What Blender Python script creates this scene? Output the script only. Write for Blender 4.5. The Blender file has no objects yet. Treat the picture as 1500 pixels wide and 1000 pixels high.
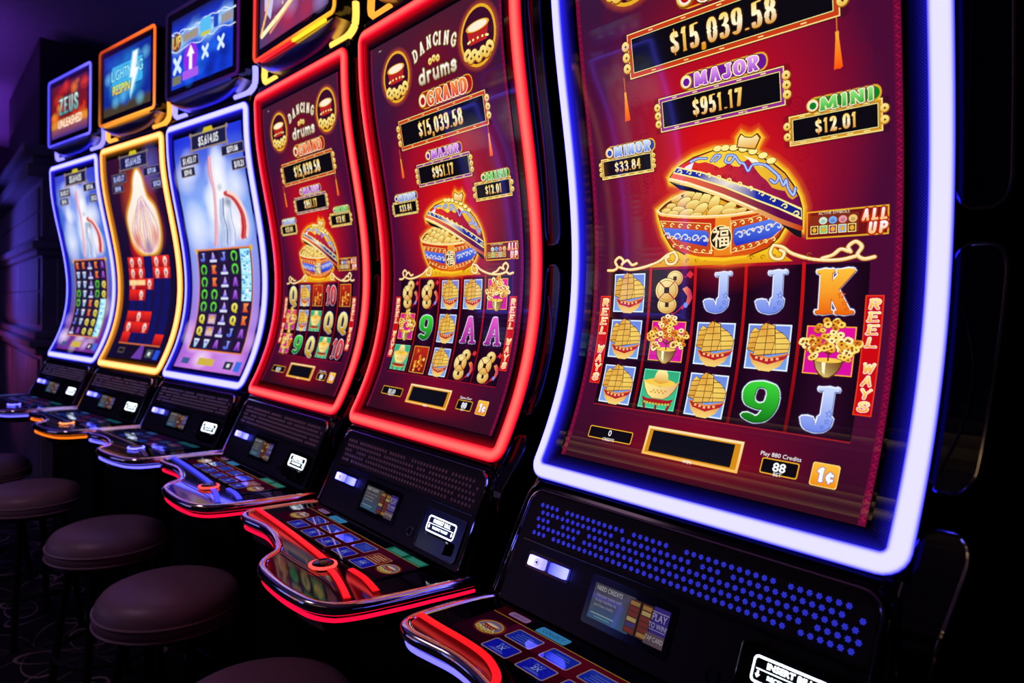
import bpy, bmesh, math, random
import numpy as np
from mathutils import Vector
from mathutils.geometry import tessellate_polygon
random.seed(7)
SC = bpy.context.scene
COL = SC.collection
PI = math.pi
FLOOR_DROP = 0.15            # the calibrated heights are measured from 0.15 m above the carpet

# ------------------------------------------------------------------ camera, world, lights, exposure
cam_data = bpy.data.cameras.new('camera')
cam = bpy.data.objects.new('camera', cam_data)
COL.objects.link(cam)
cam.location = (0.8900, -0.8339, 1.2339 + FLOOR_DROP)
cam.rotation_mode = 'XYZ'
cam.rotation_euler = (1.53322, -0.02958, 0.85293)
cam_data.sensor_width = 36.0
cam_data.lens = 1000.4 * 36.0 / 1500.0
cam_data.clip_start = 0.02
cam_data.dof.use_dof = True
cam_data.dof.focus_distance = 1.15
cam_data.dof.aperture_fstop = 4.5
SC.camera = cam

world = bpy.data.worlds.new('dark_hall')
SC.world = world
world.use_nodes = True
wb = world.node_tree.nodes['Background']
wb.inputs[0].default_value = (0.10, 0.07, 0.22, 1)
wb.inputs[1].default_value = 0.012

SC.view_settings.view_transform = 'Standard'
SC.view_settings.look = 'None'
SC.view_settings.exposure = 0.0
SC.view_settings.gamma = 1.0
SC.view_settings.use_curve_mapping = False

def lamp(name, kind, loc, energy, color, target=None, size=0.3, size_y=None, spot=None):
    d = bpy.data.lights.new(name, kind)
    d.energy = energy
    d.color = color
    if kind == 'AREA':
        d.size = size
        if size_y:
            d.shape = 'RECTANGLE'
            d.size_y = size_y
    elif kind in ('POINT', 'SPOT'):
        d.shadow_soft_size = size
    if spot:
        d.spot_size = spot
        d.spot_blend = 0.8
    o = bpy.data.objects.new(name, d)
    COL.objects.link(o)
    o.location = loc
    if target is not None:
        o.rotation_euler = (Vector(target) - Vector(loc)).to_track_quat('-Z', 'Y').to_euler()
    return o

# coloured hall lighting: violet wash on the ceiling at the far end, blue wash on the panelled column,
# plus an added dim mauve fill over the stools
lamp('ceiling_wash', 'AREA', (-4.7, -.95, 2.68), 5, (0.30, 0.06, 1.0), (-4.7, -.949, 3.05), 1.3, .8)
lamp('ceiling_wash', 'AREA', (-6.9, -.7, 2.68), 10, (0.30, 0.06, 1.0), (-6.9, -.699, 3.05), 2.4, .9)
lamp('wall_wash', 'SPOT', (-7.2, -.9, 2.2), 14, (0.33, 0.05, 1.0), (-8.4, -.1, 2.9), 0.2, spot=1.7)
lamp('cove_light', 'AREA', (-1.5, -3.4, 2.98), 0.8, (1.0, 0.62, 0.25), (-1.5, -3.4, 0), 3.6, .03)
lamp('cove_light', 'AREA', (-1.5, -2.6, 2.98), 0.8, (1.0, 0.62, 0.25), (-1.5, -2.6, 0), 3.6, .03)
lamp('ceiling_wash', 'SPOT', (-2.6, 0.9, 2.45), 10, (0.10, 0.08, 1.0), (-2.9, 0.6, 3.0), 0.25, spot=2.4)
lamp('column_wash', 'SPOT', (-5.5, -1.35, 1.55), 75, (0.12, 0.11, 1.0), (-5.2, -.28, 1.65), 0.12, spot=1.45)
lamp('column_glow', 'SPOT', (-6.0, -1.2, .9), 14, (1.0, 0.12, 0.55), (-5.6, -.28, 1.1), 0.1, spot=1.6)
lamp('stool_fill', 'SPOT', (-1.6, -1.5, 2.85), 18, (1.0, 0.56, 0.88), (-1.7, -0.65, 0.3), 0.25, spot=2.0)  # added fill that brightens stools and carpet

# ------------------------------------------------------------------ materials
def lin(c):
    return c / 12.92 if c <= 0.04045 else ((c + 0.055) / 1.055) ** 2.4
def C(r, g, b, k=1.0):
    return (lin(r / 255) * k, lin(g / 255) * k, lin(b / 255) * k, 1.0)

def plain(name, col, rough=0.4, metal=0.0, spec=0.5, noise=0.0, nscale=40, bump=0.0, emit=None):
    m = bpy.data.materials.new(name)
    m.use_nodes = True
    nt = m.node_tree
    b = nt.nodes['Principled BSDF']
    b.inputs['Base Color'].default_value = (*col[:3], 1)
    b.inputs['Roughness'].default_value = rough
    b.inputs['Metallic'].default_value = metal
    b.inputs['Specular IOR Level'].default_value = spec
    if emit:
        b.inputs['Emission Color'].default_value = (*emit[:3], 1)
        b.inputs['Emission Strength'].default_value = 1.0
    if noise or bump:
        tc = nt.nodes.new('ShaderNodeTexCoord')
        nz = nt.nodes.new('ShaderNodeTexNoise')
        nz.inputs['Scale'].default_value = nscale
        nz.inputs['Detail'].default_value = 6
        nt.links.new(tc.outputs['Object'], nz.inputs['Vector'])
        if noise:
            mx = nt.nodes.new('ShaderNodeMix')
            mx.data_type = 'RGBA'
            mx.inputs[6].default_value = (*[c * (1 - noise) for c in col[:3]], 1)
            mx.inputs[7].default_value = (*[min(1, c * (1 + noise)) for c in col[:3]], 1)
            nt.links.new(nz.outputs['Fac'], mx.inputs[0])
            nt.links.new(mx.outputs[2], b.inputs['Base Color'])
        if bump:
            bp = nt.nodes.new('ShaderNodeBump')
            bp.inputs['Strength'].default_value = bump
            bp.inputs['Distance'].default_value = 0.002
            nt.links.new(nz.outputs['Fac'], bp.inputs['Height'])
            nt.links.new(bp.outputs['Normal'], b.inputs['Normal'])
    return m

def attr_material(name, glass, alpha=False, sample=True, dots=False):
    """light-giving surface whose colour is the vertex colour 'Col' (screens, LED strips)"""
    m = bpy.data.materials.new(name)
    m.use_nodes = True
    nt = m.node_tree
    b = nt.nodes['Principled BSDF']
    out = nt.nodes['Material Output']
    at = nt.nodes.new('ShaderNodeAttribute')
    at.attribute_name = 'Col'
    b.inputs['Base Color'].default_value = (0.004, 0.004, 0.006, 1)
    b.inputs['Roughness'].default_value = 0.05 if glass else 0.35
    b.inputs['Specular IOR Level'].default_value = 0.5 if glass else 0.2
    b.inputs['Emission Strength'].default_value = 1.0
    src = at.outputs['Color']
    if dots:                      # fine halftone dots printed on the glow band
        uv = nt.nodes.new('ShaderNodeUVMap')
        sp = nt.nodes.new('ShaderNodeSeparateXYZ')
        nt.links.new(uv.outputs[0], sp.inputs[0])
        sines = []
        for k in (0, 1):
            mm = nt.nodes.new('ShaderNodeMath'); mm.operation = 'MULTIPLY'
            mm.inputs[1].default_value = 2 * PI / 3.8
            nt.links.new(sp.outputs[k], mm.inputs[0])
            si = nt.nodes.new('ShaderNodeMath'); si.operation = 'SINE'
            nt.links.new(mm.outputs[0], si.inputs[0])
            sines.append(si)
        pr = nt.nodes.new('ShaderNodeMath'); pr.operation = 'MULTIPLY'
        nt.links.new(sines[0].outputs[0], pr.inputs[0])
        nt.links.new(sines[1].outputs[0], pr.inputs[1])
        mr = nt.nodes.new('ShaderNodeMapRange')
        mr.inputs['From Min'].default_value = -0.35
        mr.inputs['From Max'].default_value = 0.35
        mr.inputs['To Min'].default_value = 0.15
        mr.inputs['To Max'].default_value = 1.0
        nt.links.new(pr.outputs[0], mr.inputs[0])
        vm = nt.nodes.new('ShaderNodeVectorMath'); vm.operation = 'SCALE'
        nt.links.new(src, vm.inputs[0])
        nt.links.new(mr.outputs[0], vm.inputs['Scale'])
        src = vm.outputs[0]
    nt.links.new(src, b.inputs['Emission Color'])
    if alpha:
        tr = nt.nodes.new('ShaderNodeBsdfTransparent')
        mx = nt.nodes.new('ShaderNodeMixShader')
        nt.links.new(at.outputs['Alpha'], mx.inputs[0])
        nt.links.new(tr.outputs[0], mx.inputs[1])
        nt.links.new(b.outputs[0], mx.inputs[2])
        nt.links.new(mx.outputs[0], out.inputs['Surface'])
    m.cycles.emission_sampling = 'AUTO' if sample else 'NONE'
    return m

M = {
    'black_gloss': plain('black_gloss_plastic', (0.006, 0.006, 0.008), 0.12),
    'black_satin': plain('black_satin_plastic', (0.005, 0.005, 0.007), 0.38, spec=0.28, noise=0.2, nscale=200),
    'black_matt': plain('black_matt_steel', (0.006, 0.006, 0.008), 0.6, noise=0.3, nscale=60),
    'glass': plain('black_screen_glass', (0.002, 0.002, 0.003), 0.05),
    'chrome': plain('chrome', (0.75, 0.75, 0.78), 0.10, 1.0, noise=0.05, nscale=90),
    'dark_chrome': plain('dark_chrome', (0.10, 0.10, 0.12), 0.16, 1.0, noise=0.1, nscale=90),
    'perf': plain('perforated_grille_metal', (0.75, 0.75, 0.80), 0.45, 0.0),
    'lit_perf': plain('blue_emissive_perforation', (0.3, 0.3, 0.5), 0.4, emit=(.022, .030, .56)),  # dots with an even blue emission of their own
    'lens': plain('blue_speaker_lens', (0.22, 0.24, 0.85), 0.28, 1.0),
    'scoop': plain('brushed_warm_chrome', (0.50, 0.45, 0.40), 0.35, 1.0, noise=0.08, nscale=60),
    'leather': plain('mauve_vinyl', (0.24, 0.17, 0.21), 0.42, noise=0.12, nscale=120, bump=0.25),
    'piping': plain('mauve_piping', (0.30, 0.22, 0.25), 0.35),
    'iron': plain('black_iron', (0.020, 0.019, 0.022), 0.35, 0.6, noise=0.3, nscale=80),
    'wood': plain('dark_blue_panelling', (0.20, 0.19, 0.26), 0.35, noise=0.25, nscale=18, bump=0.15),
    'wall': plain('dark_wall_paint', (0.018, 0.016, 0.022), 0.7, noise=0.2, nscale=30, bump=0.1),
    'ceiling': plain('ceiling_paint', (0.30, 0.28, 0.34), 0.85, noise=0.12, nscale=12),
    'led': attr_material('led_diffuser', False),
    'dot_glow': attr_material('painted_glow_band', True, sample=False, dots=True),
    'screen': attr_material('lit_screen', True, alpha=True, sample=False),
    'lit': attr_material('lit_plastic', True, alpha=True),
}

# ------------------------------------------------------------------ mesh helpers
class MB:
    """collects geometry for ONE mesh object; z values are the calibrated heights"""
    def __init__(self):
        self.v = []; self.f = []; self.c = []; self.uv = []
    def add(self, vs, fs, cols=None, uvs=None):
        o = len(self.v)
        self.v += [tuple(p) for p in vs]
        self.f += [tuple(i + o for i in f) for f in fs]
        self.c += list(cols) if cols is not None else [(1, 1, 1, 1)] * len(vs)
        self.uv += list(uvs) if uvs is not None else [(0, 0)] * len(vs)
        return self
    def box(self, lo, hi, col=None):
        x0, y0, z0 = lo; x1, y1, z1 = hi
        vs = [(x0, y0, z0), (x1, y0, z0), (x1, y1, z0), (x0, y1, z0), (x0, y0, z1), (x1, y0, z1), (x1, y1, z1), (x0, y1, z1)]
        fs = [(3, 2, 1, 0), (4, 5, 6, 7), (0, 1, 5, 4), (1, 2, 6, 5), (2, 3, 7, 6), (3, 0, 4, 7)]
        return self.add(vs, fs, [col] * 8 if col else None)
    def sweep(self, path, normals, section, closed=False, cols=None, cap=True):
        """section points are (sideways, along the normal); cols: one colour per section point"""
        P = np.array(path, float); N = np.array(normals, float)
        n = len(P); k = len(section)
        T = (np.roll(P, -1, 0) - np.roll(P, 1, 0)) if closed else np.gradient(P, axis=0)
        T /= np.linalg.norm(T, axis=1)[:, None] + 1e-12
        N = N - (N * T).sum(1)[:, None] * T
        N /= np.linalg.norm(N, axis=1)[:, None] + 1e-12
        B = np.cross(T, N)
        S = np.array(section, float)
        V = P[:, None] + S[None, :, :1] * B[:, None] + S[None, :, 1:] * N[:, None]
        fs = []
        for i in range(n if closed else n - 1):
            j = (i + 1) % n
            for a in range(k):
                b = (a + 1) % k
                fs.append((i * k + a, i * k + b, j * k + b, j * k + a))
        if cap and not closed:
            fs.append(tuple(range(k))[::-1]); fs.append(tuple((n - 1) * k + a for a in range(k)))
        cc = None
        if cols is not None:
            cc = [cols[a] for i in range(n) for a in range(k)]
        return self.add(V.reshape(-1, 3), fs, cc)
    def tube(self, path, r, n=8, closed=False, up=(0, 0, 1), col=None):
        up = np.array(up, float)
        sec = [(r * math.cos(2 * PI * a / n), r * math.sin(2 * PI * a / n)) for a in range(n)]
        T = np.gradient(np.array(path, float), axis=0)
        N = np.array([up if abs(np.dot(t, up)) < 0.93 * np.linalg.norm(t) else np.array((0.3, 1, 0.2)) for t in T])
        return self.sweep(path, N, sec, closed, [col] * n if col else None)
    def prism(self, outline, top, bottom, col=None):
        """outline points mapped by the two functions to the two faces"""
        n = len(outline)
        vs = [top(p) for p in outline] + [bottom(p) for p in outline]
        fs = [tuple(t) for t in tessellate_polygon([[Vector((p[0], p[1], 0)) for p in outline]])]
        fs += [tuple(i + n for i in t[::-1]) for t in fs]
        fs += [(i, i + n, (i + 1) % n + n, (i + 1) % n) for i in range(n)]
        return self.add(vs, fs, [col] * (2 * n) if col else None)
    def lathe(self, prof, n=32, centre=(0, 0, 0), col=None):
        vs = []
        for r, z in prof:
            for a in range(n):
                t = 2 * PI * a / n
                vs.append((centre[0] + r * math.cos(t), centre[1] + r * math.sin(t), centre[2] + z))
        fs = []
        for i in range(len(prof) - 1):
            for a in range(n):
                b = (a + 1) % n
                fs.append((i * n + a, i * n + b, (i + 1) * n + b, (i + 1) * n + a))
        fs.append(tuple(range(n))[::-1])
        fs.append(tuple((len(prof) - 1) * n + a for a in range(n)))
        return self.add(vs, fs, [col] * len(vs) if col else None)
    def mesh(self, name, mat, smooth=False, colors=False, uvs=False):
        me = bpy.data.meshes.new(name)
        me.from_pydata([(x, y, z + FLOOR_DROP) for x, y, z in self.v], [], self.f)
        if colors:
            at = me.color_attributes.new('Col', 'FLOAT_COLOR', 'POINT')
            at.data.foreach_set('color', np.array(self.c, np.float32).ravel())
        if uvs:
            ul = me.uv_layers.new(name='UVMap')
            li = np.empty(len(me.loops), np.int32)
            me.loops.foreach_get('vertex_index', li)
            ul.data.foreach_set('uv', np.array(self.uv, np.float32)[li].ravel())
        bm = bmesh.new(); bm.from_mesh(me)
        if not colors:
            bmesh.ops.recalc_face_normals(bm, faces=bm.faces)
        bm.to_mesh(me); bm.free()
        if smooth:
            me.shade_smooth()
            try:
                me.set_sharp_from_angle(angle=math.radians(38))
            except Exception:
                pass
        me.materials.append(mat)
        return me
    def build(self, name, mat, parent=None, smooth=False, bevel=0.0, colors=None, uvs=False):
        colors = mat.name in ('led_diffuser', 'painted_glow_band', 'lit_screen', 'lit_plastic') if colors is None else colors
        o = bpy.data.objects.new(name, self.mesh(name, mat, smooth, colors, uvs))
        COL.objects.link(o)
        if parent:
            o.parent = parent
        if bevel:
            md = o.modifiers.new('bevel', 'BEVEL')
            md.width = bevel; md.segments = 3; md.limit_method = 'ANGLE'; md.angle_limit = math.radians(40)
        return o

def empty(name, loc, rz=0.0):
    o = bpy.data.objects.new(name, None)
    o.empty_display_size = 0.1
    COL.objects.link(o)
    o.location = loc; o.rotation_euler = (0, 0, rz)
    return o
def tag(o, label=None, cat=None, group=None, kind=None):
    for k, v in (('label', label), ('category', cat), ('group', group), ('kind', kind)):
        if v:
            o[k] = v
    return o
def copy_tree(o, parent=None):
    c = o.copy(); COL.objects.link(c)
    if parent:
        c.parent = parent
    for ch in list(o.children):
        copy_tree(ch, c)
    return c

def catmull(pts, n=6, closed=False):
    P = [np.array(p, float) for p in pts]
    out = []
    m = len(P)
    for i in range(m if closed else m - 1):
        if closed:
            a, b, c, d = P[i - 1], P[i], P[(i + 1) % m], P[(i + 2) % m]
        else:
            a, b, c, d = P[max(i - 1, 0)], P[i], P[i + 1], P[min(i + 2, m - 1)]
        for k in range(n):
            t = k / n
            out.append(0.5 * ((2 * b) + (c - a) * t + (2 * a - 5 * b + 4 * c - d) * t * t + (3 * b - a - 3 * c + d) * t ** 3))
    if not closed:
        out.append(P[-1])
    return out
def rrect(x0, y0, x1, y1, r, n=5):
    pts = []
    for cx, cy, a0 in ((x1 - r, y1 - r, 0), (x0 + r, y1 - r, 90), (x0 + r, y0 + r, 180), (x1 - r, y0 + r, 270)):
        for k in range(n + 1):
            a = math.radians(a0 + 90 * k / n)
            pts.append((cx + r * math.cos(a), cy + r * math.sin(a)))
    return pts
def ell(cx, cy, rx, ry, n=20, a0=0):
    return [(cx + rx * math.cos(2 * PI * k / n + a0), cy + ry * math.sin(2 * PI * k / n + a0)) for k in range(n)]

# ------------------------------------------------------------------ the curved screen surface (side profile of the cabinets)
_tab = [(.94, -.0087), (.98, .0134), (1.02, .0326), (1.06, .049), (1.1, .0627), (1.14, .0736), (1.18, .0819), (1.22, .0878),
        (1.26, .0913), (1.3, .0925), (1.34, .0918), (1.38, .0892), (1.42, .085), (1.46, .0794), (1.5, .0726), (1.54, .065),
        (1.58, .0568), (1.62, .0484), (1.66, .04), (1.7, .032), (1.74, .0249), (1.78, .0189), (1.82, .0145), (1.86, .0121),
        (1.9, .0104), (1.94, .0088), (1.98, .0072), (2.06, .004)]
_z = np.linspace(.90, 2.04, 1141)
_y = np.interp(_z, [.90] + [t[0] for t in _tab], [-.0335] + [t[1] for t in _tab])
_y[30:-30] = np.convolve(_y, np.ones(61) / 61, 'valid')
_s = np.concatenate([[0], np.cumsum(np.hypot(np.diff(_z), np.diff(_y)))])
_s -= np.interp(.95, _z, _s)
def prof(s):
    """arc length (m) above the ring's lower edge -> y, z and the normal that faces the player"""
    y = float(np.interp(s, _s, _y)); z = float(np.interp(s, _s, _z))
    ty = float(np.interp(s + .004, _s, _y) - np.interp(s - .004, _s, _y)); tz = float(np.interp(s + .004, _s, _z) - np.interp(s - .004, _s, _z))
    l = math.hypot(ty, tz)
    return y, z, -tz / l, ty / l
def prof_z(z):
    return float(np.interp(z, _z, _y))
def smap(x, s, h=0.0):
    y, z, ny, nz = prof(s / 1000)
    return (x / 1000 - .31, y + ny * h, z + nz * h)

# ------------------------------------------------------------------ flat pictures shown on the screens (drawn as thin coloured faces)
def lerp(a, b, t):
    t = max(0.0, min(1.0, t))
    return tuple(p + (q - p) * t for p, q in zip(a, b))
def alpha(c, a):
    return (c[0], c[1], c[2], a)
def vgrad(c0, c1, s0, s1):
    return lambda x, s: lerp(c0, c1, (s - s0) / (s1 - s0))
def vgrad3(c0, c1, c2, s0, s1):
    def f(x, s):
        t = (s - s0) / (s1 - s0)
        return lerp(c0, c1, t * 2) if t < .5 else lerp(c1, c2, t * 2 - 1)
    return f

GLYPHS = {  # skeletons in a unit box: 'c' smooth, 'l' straight, 'o' closed smooth, 's' serif bar
    '0': [('o', [(.5, 1), (.93, .82), (1, .5), (.93, .18), (.5, 0), (.07, .18), (0, .5), (.07, .82)])],
    '1': [('l', [(.15, .80), (.55, 1), (.55, 0)]), ('s', [(.15, 0), (.95, 0)])],
    '2': [('c', [(.06, .74), (.18, .94), (.5, 1), (.86, .9), (.92, .70), (.7, .44), (.08, .02)]), ('c', [(.08, .04), (.4, .07), (.7, 0), (.92, .04), (.98, .2)])],
    '3': [('c', [(.08, .82), (.25, .97), (.55, 1), (.87, .88), (.85, .65), (.45, .53)]), ('c', [(.45, .53), (.9, .44), (.98, .22), (.75, .03), (.4, 0), (.1, .06), (.06, .2)])],
    '4': [('l', [(.68, 0), (.68, 1), (.02, .3), (1, .3)]), ('s', [(.42, 0), (.95, 0)])],
    '5': [('l', [(.9, 1), (.18, .98), (.14, .52)]), ('c', [(.14, .52), (.4, .64), (.75, .58), (.96, .33), (.8, .06), (.4, 0), (.1, .06), (.06, .2)])],
    '6': [('o', [(.5, .62), (.9, .5), (1, .3), (.88, .07), (.5, 0), (.12, .07), (0, .3), (.1, .5)]), ('c', [(.88, .85), (.6, 1), (.25, .85), (.05, .55), (0, .3)])],
    '7': [('l', [(.06, .82), (.1, .98), (.95, .98), (.42, 0)])],
    '8': [('o', [(.5, 1), (.87, .9), (.87, .63), (.5, .53), (.13, .63), (.13, .9)]), ('o', [(.5, .53), (.95, .42), (.95, .12), (.5, 0), (.05, .12), (.05, .42)])],
    '9': [('o', [(.5, 1), (.88, .93), (1, .7), (.9, .47), (.5, .38), (.1, .47), (0, .7), (.12, .93)]), ('c', [(1, .7), (.97, .4), (.75, .1), (.4, 0), (.08, .08)])],
    '$': [('c', [(.9, .72), (.8, .88), (.5, .93), (.15, .84), (.12, .64), (.5, .5), (.88, .36), (.86, .14), (.5, .07), (.15, .14), (.08, .3)]), ('t', [(.5, 1.05), (.5, -.05)])],
    ',': [('c', [(.6, .06), (.7, -.05), (.3, -.2)])],
    '.': [('l', [(.5, .04), (.5, .05)])],
    'A': [('l', [(0.1, 0), (.47, 1)]), ('l', [(.53, 1), (.9, 0)]), ('t', [(.22, .33), (.78, .33)]), ('s', [(-.08, 0), (.28, 0)]), ('s', [(.68, 0), (1.08, 0)])],
    'C': [('c', [(.95, .75), (.8, .95), (.5, 1), (.1, .8), (0, .5), (.1, .2), (.5, 0), (.8, .05), (.97, .25)])],
    'D': [('l', [(.15, 1), (.15, 0)]), ('c', [(.05, 1), (.5, 1), (.9, .8), (1, .5), (.9, .2), (.5, 0), (.05, 0)])],
    'E': [('l', [(.12, 0), (.12, 1)]), ('s', [(0, 1), (.95, 1)]), ('t', [(.12, .52), (.7, .52)]), ('s', [(0, 0), (1, 0)])],
    'G': [('c', [(.95, .75), (.8, .95), (.5, 1), (.1, .8), (0, .5), (.1, .2), (.5, 0), (.9, .12)]), ('l', [(.9, .1), (.9, .42)]), ('s', [(.6, .43), (1.05, .43)])],
    'I': [('l', [(.5, 0), (.5, 1)]), ('s', [(0, 0), (1, 0)]), ('s', [(0, 1), (1, 1)])],
    'J': [('l', [(.72, 1), (.72, .3)]), ('c', [(.72, .32), (.66, .1), (.42, 0), (.15, .06), (.03, .25)]), ('s', [(.38, 1), (1.02, 1)])],
    'K': [('l', [(.2, 0), (.2, 1)]), ('l', [(.9, 1), (.28, .42)]), ('l', [(.45, .55), (.85, 0)]), ('s', [(0, 0), (.42, 0)]), ('s', [(0, 1), (.42, 1)]), ('s', [(.62, 1), (1.02, 1)]), ('s', [(.62, 0), (1.06, 0)])],
    'L': [('l', [(.18, 1), (.18, 0)]), ('s', [(0, 0), (1, 0)]), ('s', [(0, 1), (.4, 1)])],
    'M': [('l', [(.1, 0), (.14, 1)]), ('l', [(.14, 1), (.5, .1)]), ('l', [(.5, .1), (.86, 1)]), ('l', [(.86, 1), (.9, 0)]), ('s', [(-.05, 0), (.26, 0)]), ('s', [(.74, 0), (1.05, 0)])],
    'N': [('l', [(.12, 0), (.12, 1)]), ('l', [(.12, 1), (.88, 0)]), ('l', [(.88, 0), (.88, 1)]), ('s', [(-.05, 0), (.3, 0)]), ('s', [(.7, 1), (1.05, 1)])],
    'O': [('o', [(.5, 1), (.9, .82), (1, .5), (.9, .18), (.5, 0), (.1, .18), (0, .5), (.1, .82)])],
    'P': [('l', [(.15, 0), (.15, 1)]), ('c', [(.1, 1), (.6, 1), (.95, .88), (.95, .6), (.6, .46), (.15, .46)])],
    'Q': [('o', [(.5, 1), (.9, .82), (1, .5), (.9, .18), (.5, 0), (.1, .18), (0, .5), (.1, .82)]), ('c', [(.45, .12), (.65, .1), (.8, -.1), (1.02, -.1)])],
    'R': [('l', [(.15, 0), (.15, 1)]), ('c', [(.05, 1), (.6, 1), (.92, .9), (.92, .62), (.6, .5), (.15, .5)]), ('l', [(.5, .5), (.95, 0)]), ('s', [(0, 0), (.36, 0)])],
    'S': [('c', [(.92, .78), (.8, .95), (.5, 1), (.15, .9), (.1, .68), (.5, .5), (.9, .34), (.88, .1), (.5, 0), (.15, .06), (.05, .25)])],
    'T': [('l', [(.5, 0), (.5, 1)]), ('s', [(0, 1), (1, 1)])],
    'U': [('l', [(.1, 1), (.1, .35)]), ('c', [(.1, .36), (.18, .08), (.5, 0), (.82, .08), (.9, .36)]), ('l', [(.9, .35), (.9, 1)])],
    'W': [('l', [(.02, 1), (.26, 0)]), ('l', [(.26, 0), (.5, .85)]), ('l', [(.5, .85), (.74, 0)]), ('l', [(.74, 0), (.98, 1)])],
    'Y': [('l', [(.05, 1), (.5, .48)]), ('l', [(.95, 1), (.5, .48)]), ('l', [(.5, .5), (.5, 0)])],
    'Z': [('l', [(.05, 1), (.95, 1)]), ('l', [(.95, 1), (.05, 0)]), ('l', [(.05, 0), (1, 0)])],
    'H': [('l', [(.1, 0), (.1, 1)]), ('l', [(.9, 0), (.9, 1)]), ('l', [(.1, .5), (.9, .5)])],
    'd': [('o', [(.45, .62), (.8, .5), (.85, .3), (.75, .08), (.45, 0), (.1, .08), (0, .3), (.1, .52)]), ('l', [(.87, 0), (.87, 1)])],
    'r': [('l', [(.15, 0), (.15, .65)]), ('c', [(.15, .4), (.4, .62), (.85, .62)])],
    'u': [('l', [(.1, .65), (.1, .2)]), ('c', [(.1, .22), (.25, .02), (.6, .02), (.9, .2)]), ('l', [(.9, .65), (.9, 0)])],
    'm': [('l', [(.05, 0), (.05, .65)]), ('c', [(.05, .45), (.25, .64), (.48, .5)]), ('l', [(.5, .5), (.5, 0)]), ('c', [(.5, .45), (.72, .64), (.93, .5)]), ('l', [(.95, .5), (.95, 0)])],
    's': [('c', [(.88, .5), (.6, .64), (.2, .58), (.2, .38), (.75, .3), (.8, .08), (.4, 0), (.06, .1)])],
}
WIDTHS = {'1': .72, '.': .45, ',': .45, 'I': .55, 'M': 1.5, 'W': 1.45, 'm': 1.5, 'A': 1.2, 'O': 1.15, 'N': 1.15, 'G': 1.15, 'D': 1.1, 'R': 1.1, 'r': .75, ' ': .5, '$': 1.0}
_fcache = {}
_cap = []
def font_tris(text):
    if text in _fcache:
        return _fcache[text]
    cu = bpy.data.curves.new('lettering', 'FONT')
    cu.body = text; cu.size = 1.0; cu.resolution_u = 3
    o = bpy.data.objects.new('lettering', cu)
    COL.objects.link(o)
    dg = bpy.context.evaluated_depsgraph_get()
    me = o.evaluated_get(dg).to_mesh()
    me.calc_loop_triangles()
    vs = [(v.co.x, v.co.y) for v in me.vertices]
    ts = [tuple(t.vertices) for t in me.loop_triangles]
    o.evaluated_get(dg).to_mesh_clear()
    bpy.data.objects.remove(o); bpy.data.curves.remove(cu)
    _fcache[text] = (vs, ts)
    return vs, ts

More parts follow.
